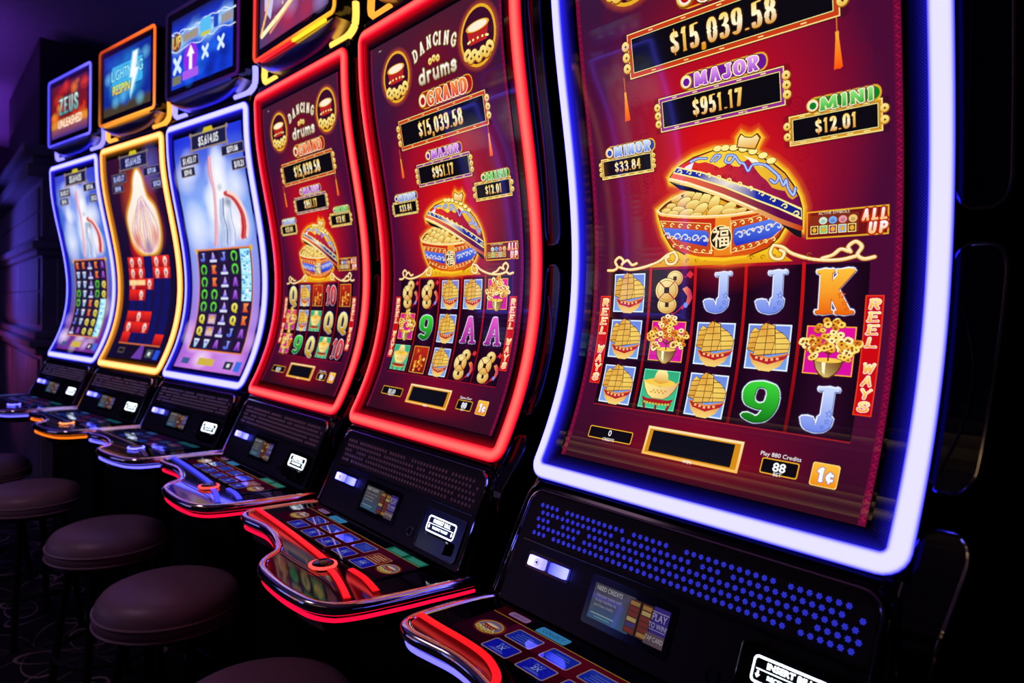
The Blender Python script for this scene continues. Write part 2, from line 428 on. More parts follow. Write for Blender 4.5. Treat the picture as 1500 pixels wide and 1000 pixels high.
class Art:
    def __init__(self, fmap, band=9.0, lift=0.00013, dim=1.0):
        self.base = 0.0012 if band else 0.0
        self.fmap = fmap; self.band = band; self.lift = lift; self.mb = MB(); self.dim = dim
    def _emit(self, pts, cols, layer):
        n = len(pts)
        cols = [(c[0] * self.dim, c[1] * self.dim, c[2] * self.dim, c[3]) for c in cols]
        self.mb.add([self.fmap(p[0], p[1], self.base + layer * self.lift) for p in pts], [tuple(range(n))], cols)
    def face(self, pts, cols, layer):
        """one convex face; cut into bands so that it follows the curve of the screen"""
        s0 = min(p[1] for p in pts); s1 = max(p[1] for p in pts)
        if not self.band or s1 - s0 < self.band * 1.3:
            return self._emit(pts, cols, layer)
        k0 = math.floor(s0 / self.band); k1 = math.ceil(s1 / self.band)
        for k in range(k0, k1):
            P = [(p[0], p[1], *c) for p, c in zip(pts, cols)]
            for lim, sg in ((k * self.band, 1), ((k + 1) * self.band, -1)):
                Q = []
                for i in range(len(P)):
                    a, b = P[i], P[(i + 1) % len(P)]
                    da = (a[1] - lim) * sg; db = (b[1] - lim) * sg
                    if da >= 0:
                        Q.append(a)
                    if (da > 0 and db < 0) or (da < 0 and db > 0):
                        t = da / (da - db)
                        Q.append(tuple(u + (v - u) * t for u, v in zip(a, b)))
                P = Q
                if len(P) < 3:
                    break
            if len(P) >= 3:
                self._emit([(p[0], p[1]) for p in P], [p[2:] for p in P], layer)
    def poly(self, pts, col, layer):
        pts = [tuple(p[:2]) for p in pts]
        for t in tessellate_polygon([[Vector((p[0], p[1], 0)) for p in pts]]):
            tri = [pts[i] for i in t]
            self.face(tri, [col(*p) if callable(col) else col for p in tri], layer)
    def convex(self, pts, col, layer):
        pts = [tuple(p[:2]) for p in pts]
        self.face(pts, [col(*p) if callable(col) else col for p in pts], layer)
    def rect(self, x0, s0, x1, s1, col, layer):
        self.convex([(x0, s0), (x1, s0), (x1, s1), (x0, s1)], col, layer)
    def rrect(self, x0, s0, x1, s1, r, col, layer):
        self.convex(rrect(x0, s0, x1, s1, r, 3), col, layer)
    def grid(self, x0, s0, x1, s1, nx, ns, fn, layer):
        for i in range(nx):
            for j in range(ns):
                q = [(x0 + (x1 - x0) * (i + a) / nx, s0 + (s1 - s0) * (j + b) / ns) for a, b in ((0, 0), (1, 0), (1, 1), (0, 1))]
                self._emit(q, [fn(*p) for p in q], layer)
    def disc(self, cx, cs, rx, ry, col, layer, n=18):
        self.convex(ell(cx, cs, rx, ry, n), col, layer)
    def radial(self, cx, cs, rx, ry, c0, c1, layer, n=20, mid=0.55):
        """soft blob: colour c0 in the middle to c1 at the rim"""
        cm = lerp(c0, c1, 0.5)
        A = ell(cx, cs, rx * mid, ry * mid, n); B = ell(cx, cs, rx, ry, n)
        for i in range(n):
            j = (i + 1) % n
            self.face([(cx, cs), A[i], A[j]], [c0, cm, cm], layer)
            self.face([A[i], B[i], B[j], A[j]], [cm, c1, c1, cm], layer)
    def ring(self, cx, cs, r0, r1, col, layer, n=18, k=1.0):
        A = ell(cx, cs, r0 * k, r0, n); B = ell(cx, cs, r1 * k, r1, n)
        for i in range(n):
            j = (i + 1) % n
            q = [A[i], B[i], B[j], A[j]]
            self.face(q, [col(*p) if callable(col) else col for p in q], layer)
    def glow(self, pts, width, col, layer, a0=0.95):
        P = np.array([p[:2] for p in pts], float)
        if sum(P[i][0] * P[(i + 1) % len(P)][1] - P[(i + 1) % len(P)][0] * P[i][1] for i in range(len(P))) < 0:
            P = P[::-1]
        T = np.roll(P, -1, 0) - np.roll(P, 1, 0)
        N = np.stack([T[:, 1], -T[:, 0]], 1); N /= np.linalg.norm(N, axis=1)[:, None] + 1e-9
        A, B = P + N * width * .45, P + N * width
        n = len(P)
        c0, c1, c2 = alpha(col, a0), alpha(col, a0 * .42), alpha(col, 0)
        for i in range(n):
            j = (i + 1) % n
            self.face([tuple(P[i]), tuple(A[i]), tuple(A[j]), tuple(P[j])], [c0, c1, c1, c0], layer)
            self.face([tuple(A[i]), tuple(B[i]), tuple(B[j]), tuple(A[j])], [c1, c2, c2, c1], layer)
    def stroke(self, path, px, py, col, layer, closed=False, n=10):
        E_ = [(math.cos(2 * PI * k / n), math.sin(2 * PI * k / n)) for k in range(n)]
        path = [tuple(p[:2]) for p in path]
        m = len(path)
        for i in range(m if closed else m - 1):
            a, b = path[i], path[(i + 1) % m]
            d = (b[0] - a[0], b[1] - a[1])
            fl = [(u / px) * d[0] + (w / py) * d[1] >= 0 for u, w in E_]
            q = []
            for k in range(n):
                u, w = E_[k][0] * px, E_[k][1] * py
                if fl[k] != fl[k - 1]:
                    base = b if fl[k - 1] else a
                    q.append((base[0] + u, base[1] + w))
                base = b if fl[k] else a
                q.append((base[0] + u, base[1] + w))
            self.convex(q, col, layer)
    def glyph(self, ch, x, s, w, h, px, py, col, layer, sb=None, grow=0.0, shear=0.0, rot=None, n=8):
        """pen letter: wide in x, thin in s, so that stems are heavy and hairlines thin"""
        sb = sb or py
        for kind, pts in GLYPHS.get(ch, []):
            if kind == 's' and sb < 0 and ch not in 'ELTG':
                continue
            if sb < 0:
                pn = (px, py)
                if kind == 's' and ch == 'L' and pts[0][1] > .5:
                    continue
            else:
                pn = {'s': (max(px * .35, sb), sb), 't': (sb, sb)}.get(kind, (px, py))
            q = []
            for u, v in pts:
                X = px + u * (w - 2 * px); Y = py + v * (h - 2 * py)
                q.append((X + shear * Y, Y))
            closed = kind == 'o'
            if kind in 'co':
                q = catmull(q, 4, closed)
            if rot:
                c_, s_ = math.cos(rot), math.sin(rot)
                q = [(p[0] * c_ - p[1] * s_, p[0] * s_ + p[1] * c_) for p in q]
            q = [(x + p[0], s + p[1]) for p in q]
            self.stroke(q, pn[0] + grow, pn[1] + grow, col, layer, closed, n)
    def word(self, text, x, s, h, w, layers, px, py, sb=None, gap=0.12, shear=0.0, width=None, align='c'):
        """layers: list of (grow, colour, layer); w: nominal letter width"""
        ws = [WIDTHS.get(c, 1.0) * w for c in text]
        total = sum(ws) + gap * w * (len(text) - 1)
        k = width / total if width else 1.0
        x0 = x - total * k / 2 if align == 'c' else x
        for grow, col, lay in layers:
            xx = x0
            for c, cw in zip(text, ws):
                self.glyph(c, xx, s, cw * k, h, px, py, col, lay, sb, grow, shear)
                xx += (cw + gap * w) * k
    def ftext(self, text, x, s, h, col, layer, align='c', k=1.0, bold=0.0, shear=0.0):
        if not _cap:
            _cap.append(max(v[1] for v in font_tris('H')[0]))
        vs, ts = font_tris(text)
        sc = h / _cap[0]
        x0 = min(v[0] for v in vs); x1 = max(v[0] for v in vs)
        ox = {'c': -(x0 + x1) / 2, 'l': -x0, 'r': -x1}[align]
        offs = [(0, 0)] if not bold else [(-bold, 0), (bold, 0), (0, bold), (0, -bold)]
        for du, dv in offs:
            for t in ts:
                q = [(x + (vs[i][0] + ox) * sc * k + shear * vs[i][1] * sc + du, s + vs[i][1] * sc + dv) for i in t]
                self.face(q, [col(*p) if callable(col) else col for p in q], layer)
    def build(self, name, mat, parent):
        return self.mb.build(name, mat, parent)

GOLD, LGOLD, DGOLD = C(235, 175, 40), C(255, 240, 150), C(150, 85, 10)
BLK, WHT = C(12, 10, 16), C(250, 250, 255)

def coin(A, x, s, r, layer, k=1.0):
    A.disc(x, s, r * k, r, DGOLD, layer, 14)
    A.disc(x - r * .06, s + r * .06, r * .86 * k, r * .86, vgrad(GOLD, LGOLD, s - r, s + r), layer + .4, 14)
    A.convex([(x - r * .28 * k, s), (x, s - r * .28), (x + r * .28 * k, s), (x, s + r * .28)], C(90, 45, 10), layer + .8)

def plaque(A, x0, s0, x1, s1, b, frame, layer, coins=3, cr=6.5):
    """black money plate in a gilt frame with coins down both sides"""
    for k, c in ((b + 1.6, C(110, 50, 10)), (b + .8, LGOLD), (b - .6, frame), (1.6, C(120, 60, 10)), (1.0, LGOLD)):
        A.rect(x0 - k, s0 - k, x1 + k, s1 + k, c, layer); layer += .5
    A.rect(x0, s0, x1, s1, C(14, 10, 18), layer)
    for u in np.linspace(x0 + (x1 - x0) * .12, x1 - (x1 - x0) * .12, 5):      # meander marks on the frame
        for sv in (s0 - b * .55, s1 + b * .55):
            A.rect(u - 4, sv - .7, u + 4, sv + .7, LGOLD, layer)
    for k in range(coins):
        sv = s0 + (s1 - s0) * (k + .5) / coins
        coin(A, x0 - b - cr * .55, sv, cr, layer); coin(A, x1 + b + cr * .55, sv, cr, layer)
    return layer + 1

def money(A, text, x, s, h, width, layer):
    A.word(text, x, s, h, h * .48, [(h * .05, C(60, 30, 5), layer), (0, vgrad3(C(225, 150, 25), C(255, 250, 215), C(255, 215, 90), s, s + h), layer + 1)],
           h * .105, h * .034, h * .034, gap=.14, width=width)

def ship(A, x, s, w, h, layer):
    A.rect(x, s, x + w, s + h, C(225, 240, 255), layer)
    A.rect(x + 2.2, s + 2.2, x + w - 2.2, s + h - 2.2, vgrad(C(120, 165, 235), C(110, 135, 225), s, s + h), layer + .5)
    L = layer + 1
    f = lambda u, v: (x + u * w, s + v * h)
    def gold(u, v):
        t = ((u - x) / w * 2.6) % 1.0
        return lerp(lerp(C(215, 125, 20), C(255, 226, 110), 1 - abs(t - .4) * 1.9), C(205, 110, 20), max(0, .55 - (v - s) / h) * 1.6)
    A.poly([f(.08, .36), f(.55, .28), f(1.02, .40), f(.93, .30), f(.82, .10), f(.6, -.03), f(.35, -.02), f(.18, .12), f(.1, .28)], vgrad(C(250, 215, 120), C(225, 120, 50), s, s + .35 * h), L)
    A.poly([f(.09, .34), f(.5, .24), f(.9, .33), f(1.0, .38), f(.92, .26), f(.55, .12), f(.2, .2)], C(185, 35, 45), L + .6)
    for k in range(5):
        A.rect(*f(.24 + .12 * k, .19 + .02 * abs(k - 2)), *f(.30 + .12 * k, .245 + .02 * abs(k - 2)), C(250, 190, 120), L + .9)
    sails = [[(.55, .34), (.98, .40), (1.0, .62), (.86, .78), (.60, .93), (.55, .6)],
             [(.02, .42), (.28, .34), (.32, .66), (.28, .86), (.16, .93), (.06, .80)],
             [(.18, .28), (.60, .34), (.66, .62), (.62, .98), (.40, 1.04), (.30, .95), (.22, .62)]]
    for k, sa in enumerate(sails):
        P = [f(*p) for p in sa]
        A.poly(P, C(80, 40, 10), L + 1 + k * .9)
        c0 = np.mean(P, axis=0)
        A.poly([tuple(c0 + (np.array(p) - c0) * .95) for p in P], gold, L + 1.3 + k * .9)
        us = [p[0] for p in sa]; vs = [p[1] for p in sa]
        for q in range(1, 5):
            vv = min(vs) + (max(vs) - min(vs)) * q / 5
            xs = []
            for a, b in zip(sa, sa[1:] + sa[:1]):
                if (a[1] - vv) * (b[1] - vv) < 0:
                    xs.append(a[0] + (b[0] - a[0]) * (vv - a[1]) / (b[1] - a[1]))
            if len(xs) >= 2:
                A.stroke([f(min(xs), vv - .01), f(max(xs), vv + .02)], .55, .55, C(95, 50, 10), L + 1.6 + k * .9, n=6)
    for a, b in (((.44, .3), (.46, 1.08)), ((.7, .35), (.62, 1.02))):
        A.stroke([f(*a), f(*b)], .5, .5, C(90, 40, 20), L + 4.4, n=6)

def money_tree(A, x, s, w, h, layer, seed=1):
    R_ = random.Random(seed)
    A.rect(x, s, x + w, s + h, C(255, 170, 40), layer)
    A.rect(x + 1.5, s + 1.5, x + w - 1.5, s + h - 1.5, lambda u, v: lerp(C(120, 20, 205), C(235, 15, 150), max(abs((u - x) / w - .5), abs((v - s) / h - .45)) * 2.6 - .45), layer + .4)
    f = lambda u, v: (x + u * w, s + v * h)
    A.poly([f(.20, .30), f(.25, .12), f(.34, .0), f(.44, -.07), f(.56, -.07), f(.66, .0), f(.75, .12), f(.82, .30)], C(90, 45, 8), layer + .8)
    A.poly([f(.23, .28), f(.28, .12), f(.36, .02), f(.46, -.045), f(.55, -.045), f(.64, .02), f(.72, .12), f(.79, .28)], lambda u, v: lerp(C(255, 232, 140), C(120, 60, 8), abs((u - x) / w - .44) * 3.2 + max(0, .12 - (v - s) / h)), layer + 1.2)
    A.poly([f(.38, .26), f(.41, .06), f(.47, .0), f(.46, .26)], C(255, 248, 205), layer + 1.35)
    A.disc(*f(.5, .30), .28 * w, .05 * h, C(250, 205, 80), layer + 1.5)
    for u0, v0, u1, v1 in ((.5, .3, .5, .8), (.5, .42, .2, .62), (.5, .42, .8, .62)):
        A.stroke([f(u0, v0), f(u1, v1)], 1.2, 1.2, C(110, 40, 20), layer + 1.6)
    pos = []
    for cu, cv, n, sp in ((.5, .94, 20, .27), (.14, .64, 18, .21), (.86, .62, 20, .22), (.5, .64, 12, .26), (.16, .42, 8, .16), (.84, .42, 8, .16)):
        for k in range(n):
            a = R_.random() * 2 * PI; r = sp * math.sqrt(R_.random())
            pos.append((cu + r * math.cos(a), cv + r * math.sin(a) * .72))
    for k, (u, v) in enumerate(pos):
        r = (.058 + .034 * R_.random()) * w
        L = layer + 2 + .012 * k
        e = .65 + .35 * R_.random()
        c = f(u, v)
        A.disc(c[0], c[1] - .7, r * 1.08, r * 1.08 * e, C(140, 50, 10), L, 10)
        A.disc(c[0], c[1], r, r * e, R_.choice([C(255, 214, 95), C(255, 240, 170), C(240, 170, 50), C(225, 120, 35), C(255, 226, 120)]), L + .3, 10)
        A.disc(c[0], c[1], r * .36, r * .36 * e, C(140, 75, 10), L + .5, 6)

def ingot_card(A, x, s, w, h, layer):
    A.rect(x, s, x + w, s + h, C(120, 235, 190), layer)
    A.rect(x + 1.5, s + 1.5, x + w - 1.5, s + h - 1.5, vgrad(C(60, 200, 150), C(50, 170, 120), s, s + h), layer + .4)
    f = lambda u, v: (x + u * w, s + v * h)
    A.poly([f(.06, .30), f(.2, .25), f(.8, .25), f(.94, .30), f(.9, .2), f(.7, .14), f(.3, .14), f(.1, .2)], C(165, 30, 35), layer + .8)
    for u in (.14, .5, .86):
        A.stroke([f(u, .16), f(u + (.5 - u) * .12, .02)], 2.6, 2.6, C(150, 30, 30), layer + .8)
    for k in range(9):
        A.disc(*f(.16 + .085 * k, .15 - .02 * math.sin(k / 8 * PI)), 2, 2, GOLD, layer + 1, 8)
    body = [f(.0, .74), f(.08, .52), f(.2, .34), f(.34, .26), f(.66, .26), f(.8, .34), f(.93, .52), f(1.04, .76), f(.8, .62), f(.5, .57), f(.24, .62)]
    A.poly(body, C(140, 80, 10), layer + 1.2)
    c0 = np.mean(body, axis=0)
    A.poly([tuple(c0 + (np.array(p) - c0) * .95) for p in body], lambda u, v: lerp(C(255, 235, 140), C(230, 160, 120), (u - x) / w - .2), layer + 1.5)
    A.disc(*f(.5, .68), .42 * w, .10 * h, C(250, 205, 80), layer + 1.8)
    A.poly([f(.3, .7), f(.34, .9), f(.4, 1.0), f(.62, 1.0), f(.68, .9), f(.72, .7), f(.5, .64)], vgrad(C(230, 160, 40), C(255, 245, 170), s + .66 * h, s + h), layer + 2.1)
    for k in range(8):
        A.disc(*f(.3 + .055 * k, .42 + .05 * (k % 2)), 1.8, 1.5, C(215, 150, 40), layer + 2, 8)

def coin_string(A, x, s, w, h, layer):
    """three overlapping square-holed coins tied with a red cord and tassel (x, s: centre)"""
    A.stroke(catmull([(x + 8, s + 26), (x + 16, s + 32), (x + 24, s + 25), (x + 32, s + 27)], 4), .8, .8, C(190, 20, 40), layer)
    A.convex([(x + 27, s + 28), (x + 34, s + 35), (x + 41, s + 29), (x + 35, s + 22)], C(225, 45, 60), layer)
    A.stroke(catmull([(x - 4, s - 24), (x + 4, s - 34), (x + 14, s - 30), (x + 24, s - 20)], 4), .8, .8, C(200, 25, 45), layer)
    A.poly([(x + 21, s + 6), (x + 29, s + 10), (x + 37, s + 4), (x + 41, s - 8), (x + 35, s - 20), (x + 29, s - 18), (x + 31, s - 6)], lambda u, v: lerp(C(255, 160, 50), C(200, 20, 90), (u - x - 22) / 14), layer + .4)
    A.disc(x + 29, s - 20, 4, 4.4, C(120, 150, 240), layer + .8); A.disc(x + 23, s - 24, 3, 3, C(215, 40, 50), layer + .8)
    for dx, ds, rx, rs, L in ((6, 23, 15, 12.5, 1), (-7, -20, 18.5, 14, 1.4), (-9, 4, 22, 19.5, 2.4)):
        cx, cs = x + dx, s + ds
        A.disc(cx, cs, rx + 1, rs + 1, C(100, 50, 10), layer + L, 22)
        A.disc(cx, cs, rx, rs, lambda u, v, cx=cx, cs=cs, rx=rx, rs=rs: lerp(C(255, 244, 170), C(222, 158, 50), .5 + .5 * ((u - cx) / rx * .6 - (v - cs) / rs * .8)), layer + L + .3, 22)
        A.ring(cx, cs, rs * .80, rs * .86, C(200, 140, 40), layer + L + .5, 20, rx / rs)
        q = rs * .26
        A.rect(cx - q, cs - q, cx + q, cs + q, C(50, 20, 15), layer + L + .7)
        if rs > 15:
            for sx, sy in ((1, 1), (1, -1), (-1, 1), (-1, -1)):
                A.stroke([(cx + sx * q, cs + sy * q), (cx + sx * rx * .66, cs + sy * rs * .70)], 1.1, 1.1, C(180, 35, 30), layer + L + .9, n=6)

def figurine_card(A, x, s, w, h, layer):
    A.rect(x, s, x + w, s + h, C(250, 170, 60), layer)
    A.rect(x + 1.6, s + 1.6, x + w - 1.6, s + h - 1.6, vgrad(C(120, 15, 25), C(190, 40, 25), s, s + h), layer + .4)
    R_ = random.Random(5)
    for k in range(26):
        u, v = R_.gauss(.5, .17), R_.gauss(.48, .22)
        if .1 < u < .9 and .06 < v < .96:
            A.disc(x + u * w, s + v * h, 4.4, 4.0, R_.choice([C(255, 190, 70), C(235, 130, 40), C(255, 225, 130), C(180, 70, 20)]), layer + .8 + .02 * k, 9)

def star(A, x, s, r, col, layer):
    P = [(x + r * (1 if k % 2 == 0 else .42) * math.sin(PI * k / 5), s + r * (1 if k % 2 == 0 else .42) * math.cos(PI * k / 5)) for k in range(10)]
    A.stroke(P, .55, .55, col, layer, True, 6)

SYM = {'J': (C(110, 135, 235), C(205, 220, 255)), 'K': (C(240, 100, 10), C(255, 195, 60)), 'A': (C(150, 20, 140), C(240, 90, 210)),
       '9': (C(10, 110, 20), C(60, 215, 60)), 'Q': (C(190, 140, 10), C(250, 240, 140)), '10': (C(150, 10, 30), C(240, 60, 60))}
def letter_symbol(A, ch, x, s, w, h, layer):
    c0, c1 = SYM[ch]
    col = vgrad(c0, c1, s, s + h)
    dark = lerp(c0, BLK, .45)
    rim = WHT if ch != '9' else C(235, 255, 235)
    chars = [(ch, x, w)] if ch != '10' else [('1', x - w * .02, w * .42), ('0', x + w * .42, w * .58)]
    for c, xx, ww in chars:
        px = {'1': .22, '0': .2, 'J': .185, 'K': .155, 'A': .13, '9': .175, 'Q': .17}[c] * ww
        py = {'A': .05, 'K': .06, 'J': .055}.get(c, .075) * h
        sb = .055 * h
        A.glyph(c, xx, s, ww, h, px, py, alpha(C(160, 185, 255), .25), layer, sb, 2.6)
        A.glyph(c, xx, s, ww, h, px, py, rim, layer + .5, sb, 1.5)
        A.glyph(c, xx + .5, s - .7, ww, h, px, py, dark, layer + 1, sb, .3)
        A.glyph(c, xx, s, ww, h, px, py, col, layer + 1.5, sb, -.3)
    if ch in 'JK':
        for k, (u, v, r) in enumerate(((.72 if ch == 'J' else .66, .42, 5), (.70 if ch == 'J' else .74, .25, 3.8), (.6 if ch == 'J' else .78, .12, 2.8))):
            star(A, x + u * w, s + v * h, r, lerp(c0, BLK, .15), layer + 2.2)

def symbol(A, name, cx, cs, layer, seed=1):
    if name in SYM:
        w, h = {'J': (54, 62), 'K': (62, 62), 'A': (58, 60), '9': (56, 60), 'Q': (54, 60), '10': (62, 60)}[name]
        letter_symbol(A, name, cx - w / 2, cs - h / 2, w, h, layer)
    elif name == 'ship':
        ship(A, cx - 33, cs - 33, 66, 66, layer)
    elif name == 'tree':
        money_tree(A, cx - 33, cs - 33, 66, 66, layer, seed)
    elif name == 'ingot':
        ingot_card(A, cx - 35, cs - 32, 70, 64, layer)
    elif name == 'coins':
        coin_string(A, cx, cs, 66, 68, layer)
    else:
        figurine_card(A, cx - 32, cs - 33, 64, 66, layer)

def scroll(A, x, s, r, col, layer, flip=1, w=1.0):
    """little cloud scroll"""
    P = [(x + flip * (r * (1 - t / 9.5)) * math.cos(t * .62 + .4), s + (r * (1 - t / 9.5)) * math.sin(t * .62 + .4)) for t in range(0, 9)]
    A.stroke(P, w, w, col, layer, n=6)

def treasure_pot(A, L):
    """lidded bowl full of gold ingots with a yellow halo, on a gilt scroll stand"""
    lid = [(219, 529), (230, 540), (243, 547), (267, 556), (304, 561), (321, 559), (344, 555), (366, 548), (397, 528), (414, 512), (426, 494), (434, 476), (438, 461), (438, 431), (403, 446), (370, 462), (317, 487), (276, 507), (250, 515), (220, 523)]
    bowl = [(193, 480), (197, 466), (206, 440), (221, 418), (247, 405), (279, 397), (317, 393), (353, 397), (387, 408), (404, 422), (416, 441), (417, 452), (330, 492), (262, 505), (225, 496)]
    ing = [(341, 558), (344, 571), (349, 577), (356, 571), (366, 569), (375, 573), (380, 566), (371, 550)]
    A.radial(317, 480, 165, 140, alpha(C(255, 60, 20), .55), alpha(C(220, 10, 20), 0), L, 28)
    for P in (lid, bowl, ing):
        A.glow(P, 15, C(255, 120, 20), L + .5, .85)
        A.glow(P, 8, C(255, 235, 60), L + .8)
    # gilt ground and scrolls
    A.poly([(172, 388), (190, 396), (207, 402), (232, 412), (396, 410), (412, 398), (425, 389)], vgrad(C(230, 150, 20), C(255, 220, 40), 388, 412), L + 1.2)
    for k in range(12):
        scroll(A, 200 + 17 * k + (60 if k > 5 else 0), 396, 4, C(150, 90, 10), L + 1.5, 1, .6)
    for path in ([(87, 386), (100, 386), (108, 391), (103, 401), (112, 408), (121, 402), (118, 395)], [(112, 391), (135, 386), (165, 389), (195, 397), (212, 407), (226, 412)],
                 [(118, 396), (130, 402), (140, 394), (150, 396)], [(226, 412), (232, 402), (226, 393), (214, 393), (210, 401), (216, 405)],
                 [(533, 390), (520, 388), (512, 394), (517, 404), (509, 411), (500, 405), (503, 398)], [(510, 392), (488, 388), (455, 390), (425, 399), (410, 409), (396, 413)],
                 [(500, 399), (490, 402), (480, 395), (466, 391)], [(396, 413), (391, 403), (396, 394), (408, 393), (412, 401), (406, 405)]):
        P = catmull(path, 5)
        A.stroke(P, 3.6, 3.2, C(150, 80, 10), L + 1.8); A.stroke(P, 2.7, 2.3, C(250, 205, 120), L + 2.2); A.stroke([(p[0], p[1] + .6) for p in P], 1.2, 1.0, C(255, 245, 205), L + 2.5)
    # bowl
    A.poly(bowl, C(120, 55, 10), L + 3)
    A.poly([(195, 479), (199, 466), (208, 441), (223, 420), (248, 407), (279, 399.5), (317, 396), (353, 399), (386, 410), (402, 424), (414, 442), (415, 452), (330, 470), (262, 466)],
           lambda x, s: lerp(C(235, 110, 20), C(200, 40, 20), abs(x - 317) / 110), L + 3.3)
    A.poly([(279, 396), (317, 393), (353, 397), (360, 401), (317, 398.5), (272, 402), (250, 408), (246, 405.5)], C(255, 200, 40), L + 3.5)
    A.poly([(302, 464), (328, 464), (331, 402), (299, 402)], lambda x, s: lerp(C(255, 235, 90), C(240, 120, 20), abs(x - 315) / 17), L + 3.6)
    for P, sc, ctr in (([(199, 464), (294, 452), (296, 405), (264, 409), (229, 423), (206, 446)], .93, None), ([(327, 453), (360, 455), (388, 460), (414, 451), (410, 437), (396, 424), (365, 410), (327, 405)], .93, None)):
        c0 = np.mean(P, axis=0)
        A.poly(P, C(255, 215, 130), L + 3.8)
        A.poly([tuple(c0 + (np.array(p) - c0) * .955) for p in P], C(205, 75, 25), L + 4.1)
    A.poly([(204, 452), (286, 441), (290, 436), (290, 424), (286, 417), (240, 428), (213, 440)], vgrad(C(25, 40, 190), C(90, 130, 240), 417, 452), L + 4.4)
    A.poly([(334, 441), (390, 450), (412, 447), (407, 434), (392, 424), (336, 415), (332, 422), (332, 434)], vgrad(C(25, 40, 190), C(90, 130, 240), 415, 450), L + 4.4)
    for k in range(6):
        scroll(A, 206 + 16 * k, 456 - 2.2 * k, 4.6, LGOLD, L + 4.8, 1, .9); scroll(A, 226 + 13.5 * k, 421 - 2.6 * k if k < 3 else 414 - 1.2 * k, 4.0, LGOLD, L + 4.8, 1, .8)
        scroll(A, 334 + 13.5 * k, 447 + 1.2 * k, 4.6, LGOLD, L + 4.8, -1, .9); scroll(A, 336 + 12 * k, 409 + 2.3 * k, 4.0, LGOLD, L + 4.8, -1, .8)
    for k in range(5):
        scroll(A, 214 + 17 * k, 437 - 2.3 * k, 7.2, C(215, 225, 255), L + 4.9, 1 if k % 2 else -1, 1.3); scroll(A, 223 + 16 * k, 434 - 2 * k, 4, C(255, 220, 170), L + 5, -1, .9)
        scroll(A, 343 + 15 * k, 430 + 2.3 * k, 7.2, C(215, 225, 255), L + 4.9, 1 if k % 2 else -1, 1.3); scroll(A, 350 + 14 * k, 434 + 2 * k, 4, C(255, 220, 170), L + 5, -1, .9)
    A.disc(311, 429, 19, 19, LGOLD, L + 5.2, 26); A.disc(311, 429, 17.4, 17.4, C(45, 25, 20), L + 5.5, 26)
    A.ftext('\u798f', 311, 417.5, 23, C(255, 235, 185), L + 5.9, k=.9, bold=.5)
    # gold inside the bowl
    A.poly([(196, 480), (207, 473), (259, 464), (317, 460), (353, 461), (379, 463), (372, 470), (318, 492), (268, 505), (234, 499), (210, 490)], C(110, 40, 10), L + 3.7)
    A.poly([(201, 480), (212, 474), (259, 466), (317, 463), (350, 464), (330, 476), (300, 492), (262, 501), (236, 496)], C(235, 170, 40), L + 4)
    R_ = random.Random(3)
    heap = [(232, 496, 11, 6, .3), (256, 499, 12, 6, .2), (222, 485, 10, 5, 0), (246, 489, 15, 7, .35), (270, 494, 13, 7, .8), (212, 478, 10, 5, .1), (236, 478, 14, 6, -.1), (262, 483, 15, 8, .2), (284, 488, 15, 9, .9),
            (225, 473, 12, 5, 0), (250, 472, 15, 6.5, .15), (276, 475, 16, 8, .5), (300, 482, 14, 9, .9), (302, 470, 17, 8, .3), (326, 474, 13, 7, .3), (326, 467, 15, 5, 0), (345, 467, 10, 4, .1), (268, 467, 12, 4, 0)]
    for k, (x, s, a, b, r) in enumerate(heap):
        P = [(x + u * math.cos(r) - v * math.sin(r), s + u * math.sin(r) + v * math.cos(r)) for u, v in ell(0, 0, a, b, 14)]
        A.convex(P, C(120, 65, 10), L + 4.3 + .09 * k)
        A.convex([(x + (p[0] - x) * .92, s + (p[1] - s) * .9) for p in P], vgrad(C(225, 155, 40), C(255, 242, 150), s - b, s + b), L + 4.4 + .09 * k)
    A.stroke(catmull([(195, 479), (207, 472.5), (259, 464.5), (317, 461), (353, 462), (384, 464)], 5), 3.2, 2.6, C(255, 205, 110), L + 6.2)
    A.stroke(catmull([(195, 480.5), (207, 474), (259, 466), (317, 462.3), (353, 463), (384, 465)], 5), 1.4, .9, C(255, 245, 210), L + 6.5)
    A.stroke(catmull([(194, 480), (212, 492), (238, 501), (266, 506)], 5), 1.6, 1.4, C(255, 215, 130), L + 6.2)
    # lid
    A.poly(lid, C(60, 25, 20), L + 7)
    A.poly([(232, 540), (244, 546), (267, 554.5), (304, 559.5), (344, 553), (366, 546.5), (396, 526.5), (413, 511), (425, 493), (433, 475), (436.5, 461), (404, 478), (371, 494), (327, 512), (281, 531), (250, 541)],
           lambda x, s: lerp(C(235, 50, 25), C(120, 15, 80), (x - 260) / 170), L + 7.4)
    for k in range(60):
        x = R_.uniform(255, 430); s = R_.uniform(470, 552)
        if s < 556 - ((x - 300) / 140) ** 2 * 70 - 8 and s > 536 - (x - 265) * .42:
            A.ring(x, s, 2.0, 2.8, C(130, 12, 45), L + 7.6, 8)
    A.poly([(262, 552), (304, 559), (344, 553), (366, 546), (396, 526), (413, 510.5), (425, 492), (431, 478), (424, 474), (418, 478), (413, 487), (403, 490), (394, 494), (386, 505), (378, 512), (371, 521), (364, 532), (359, 539),
            (350, 535), (344, 530), (335, 532), (327, 538), (319, 534), (312, 533), (300, 540), (288, 545), (275, 545)],
           lambda x, s: lerp(C(255, 215, 60), C(215, 130, 25), (x - 330) / 130), L + 7.9)
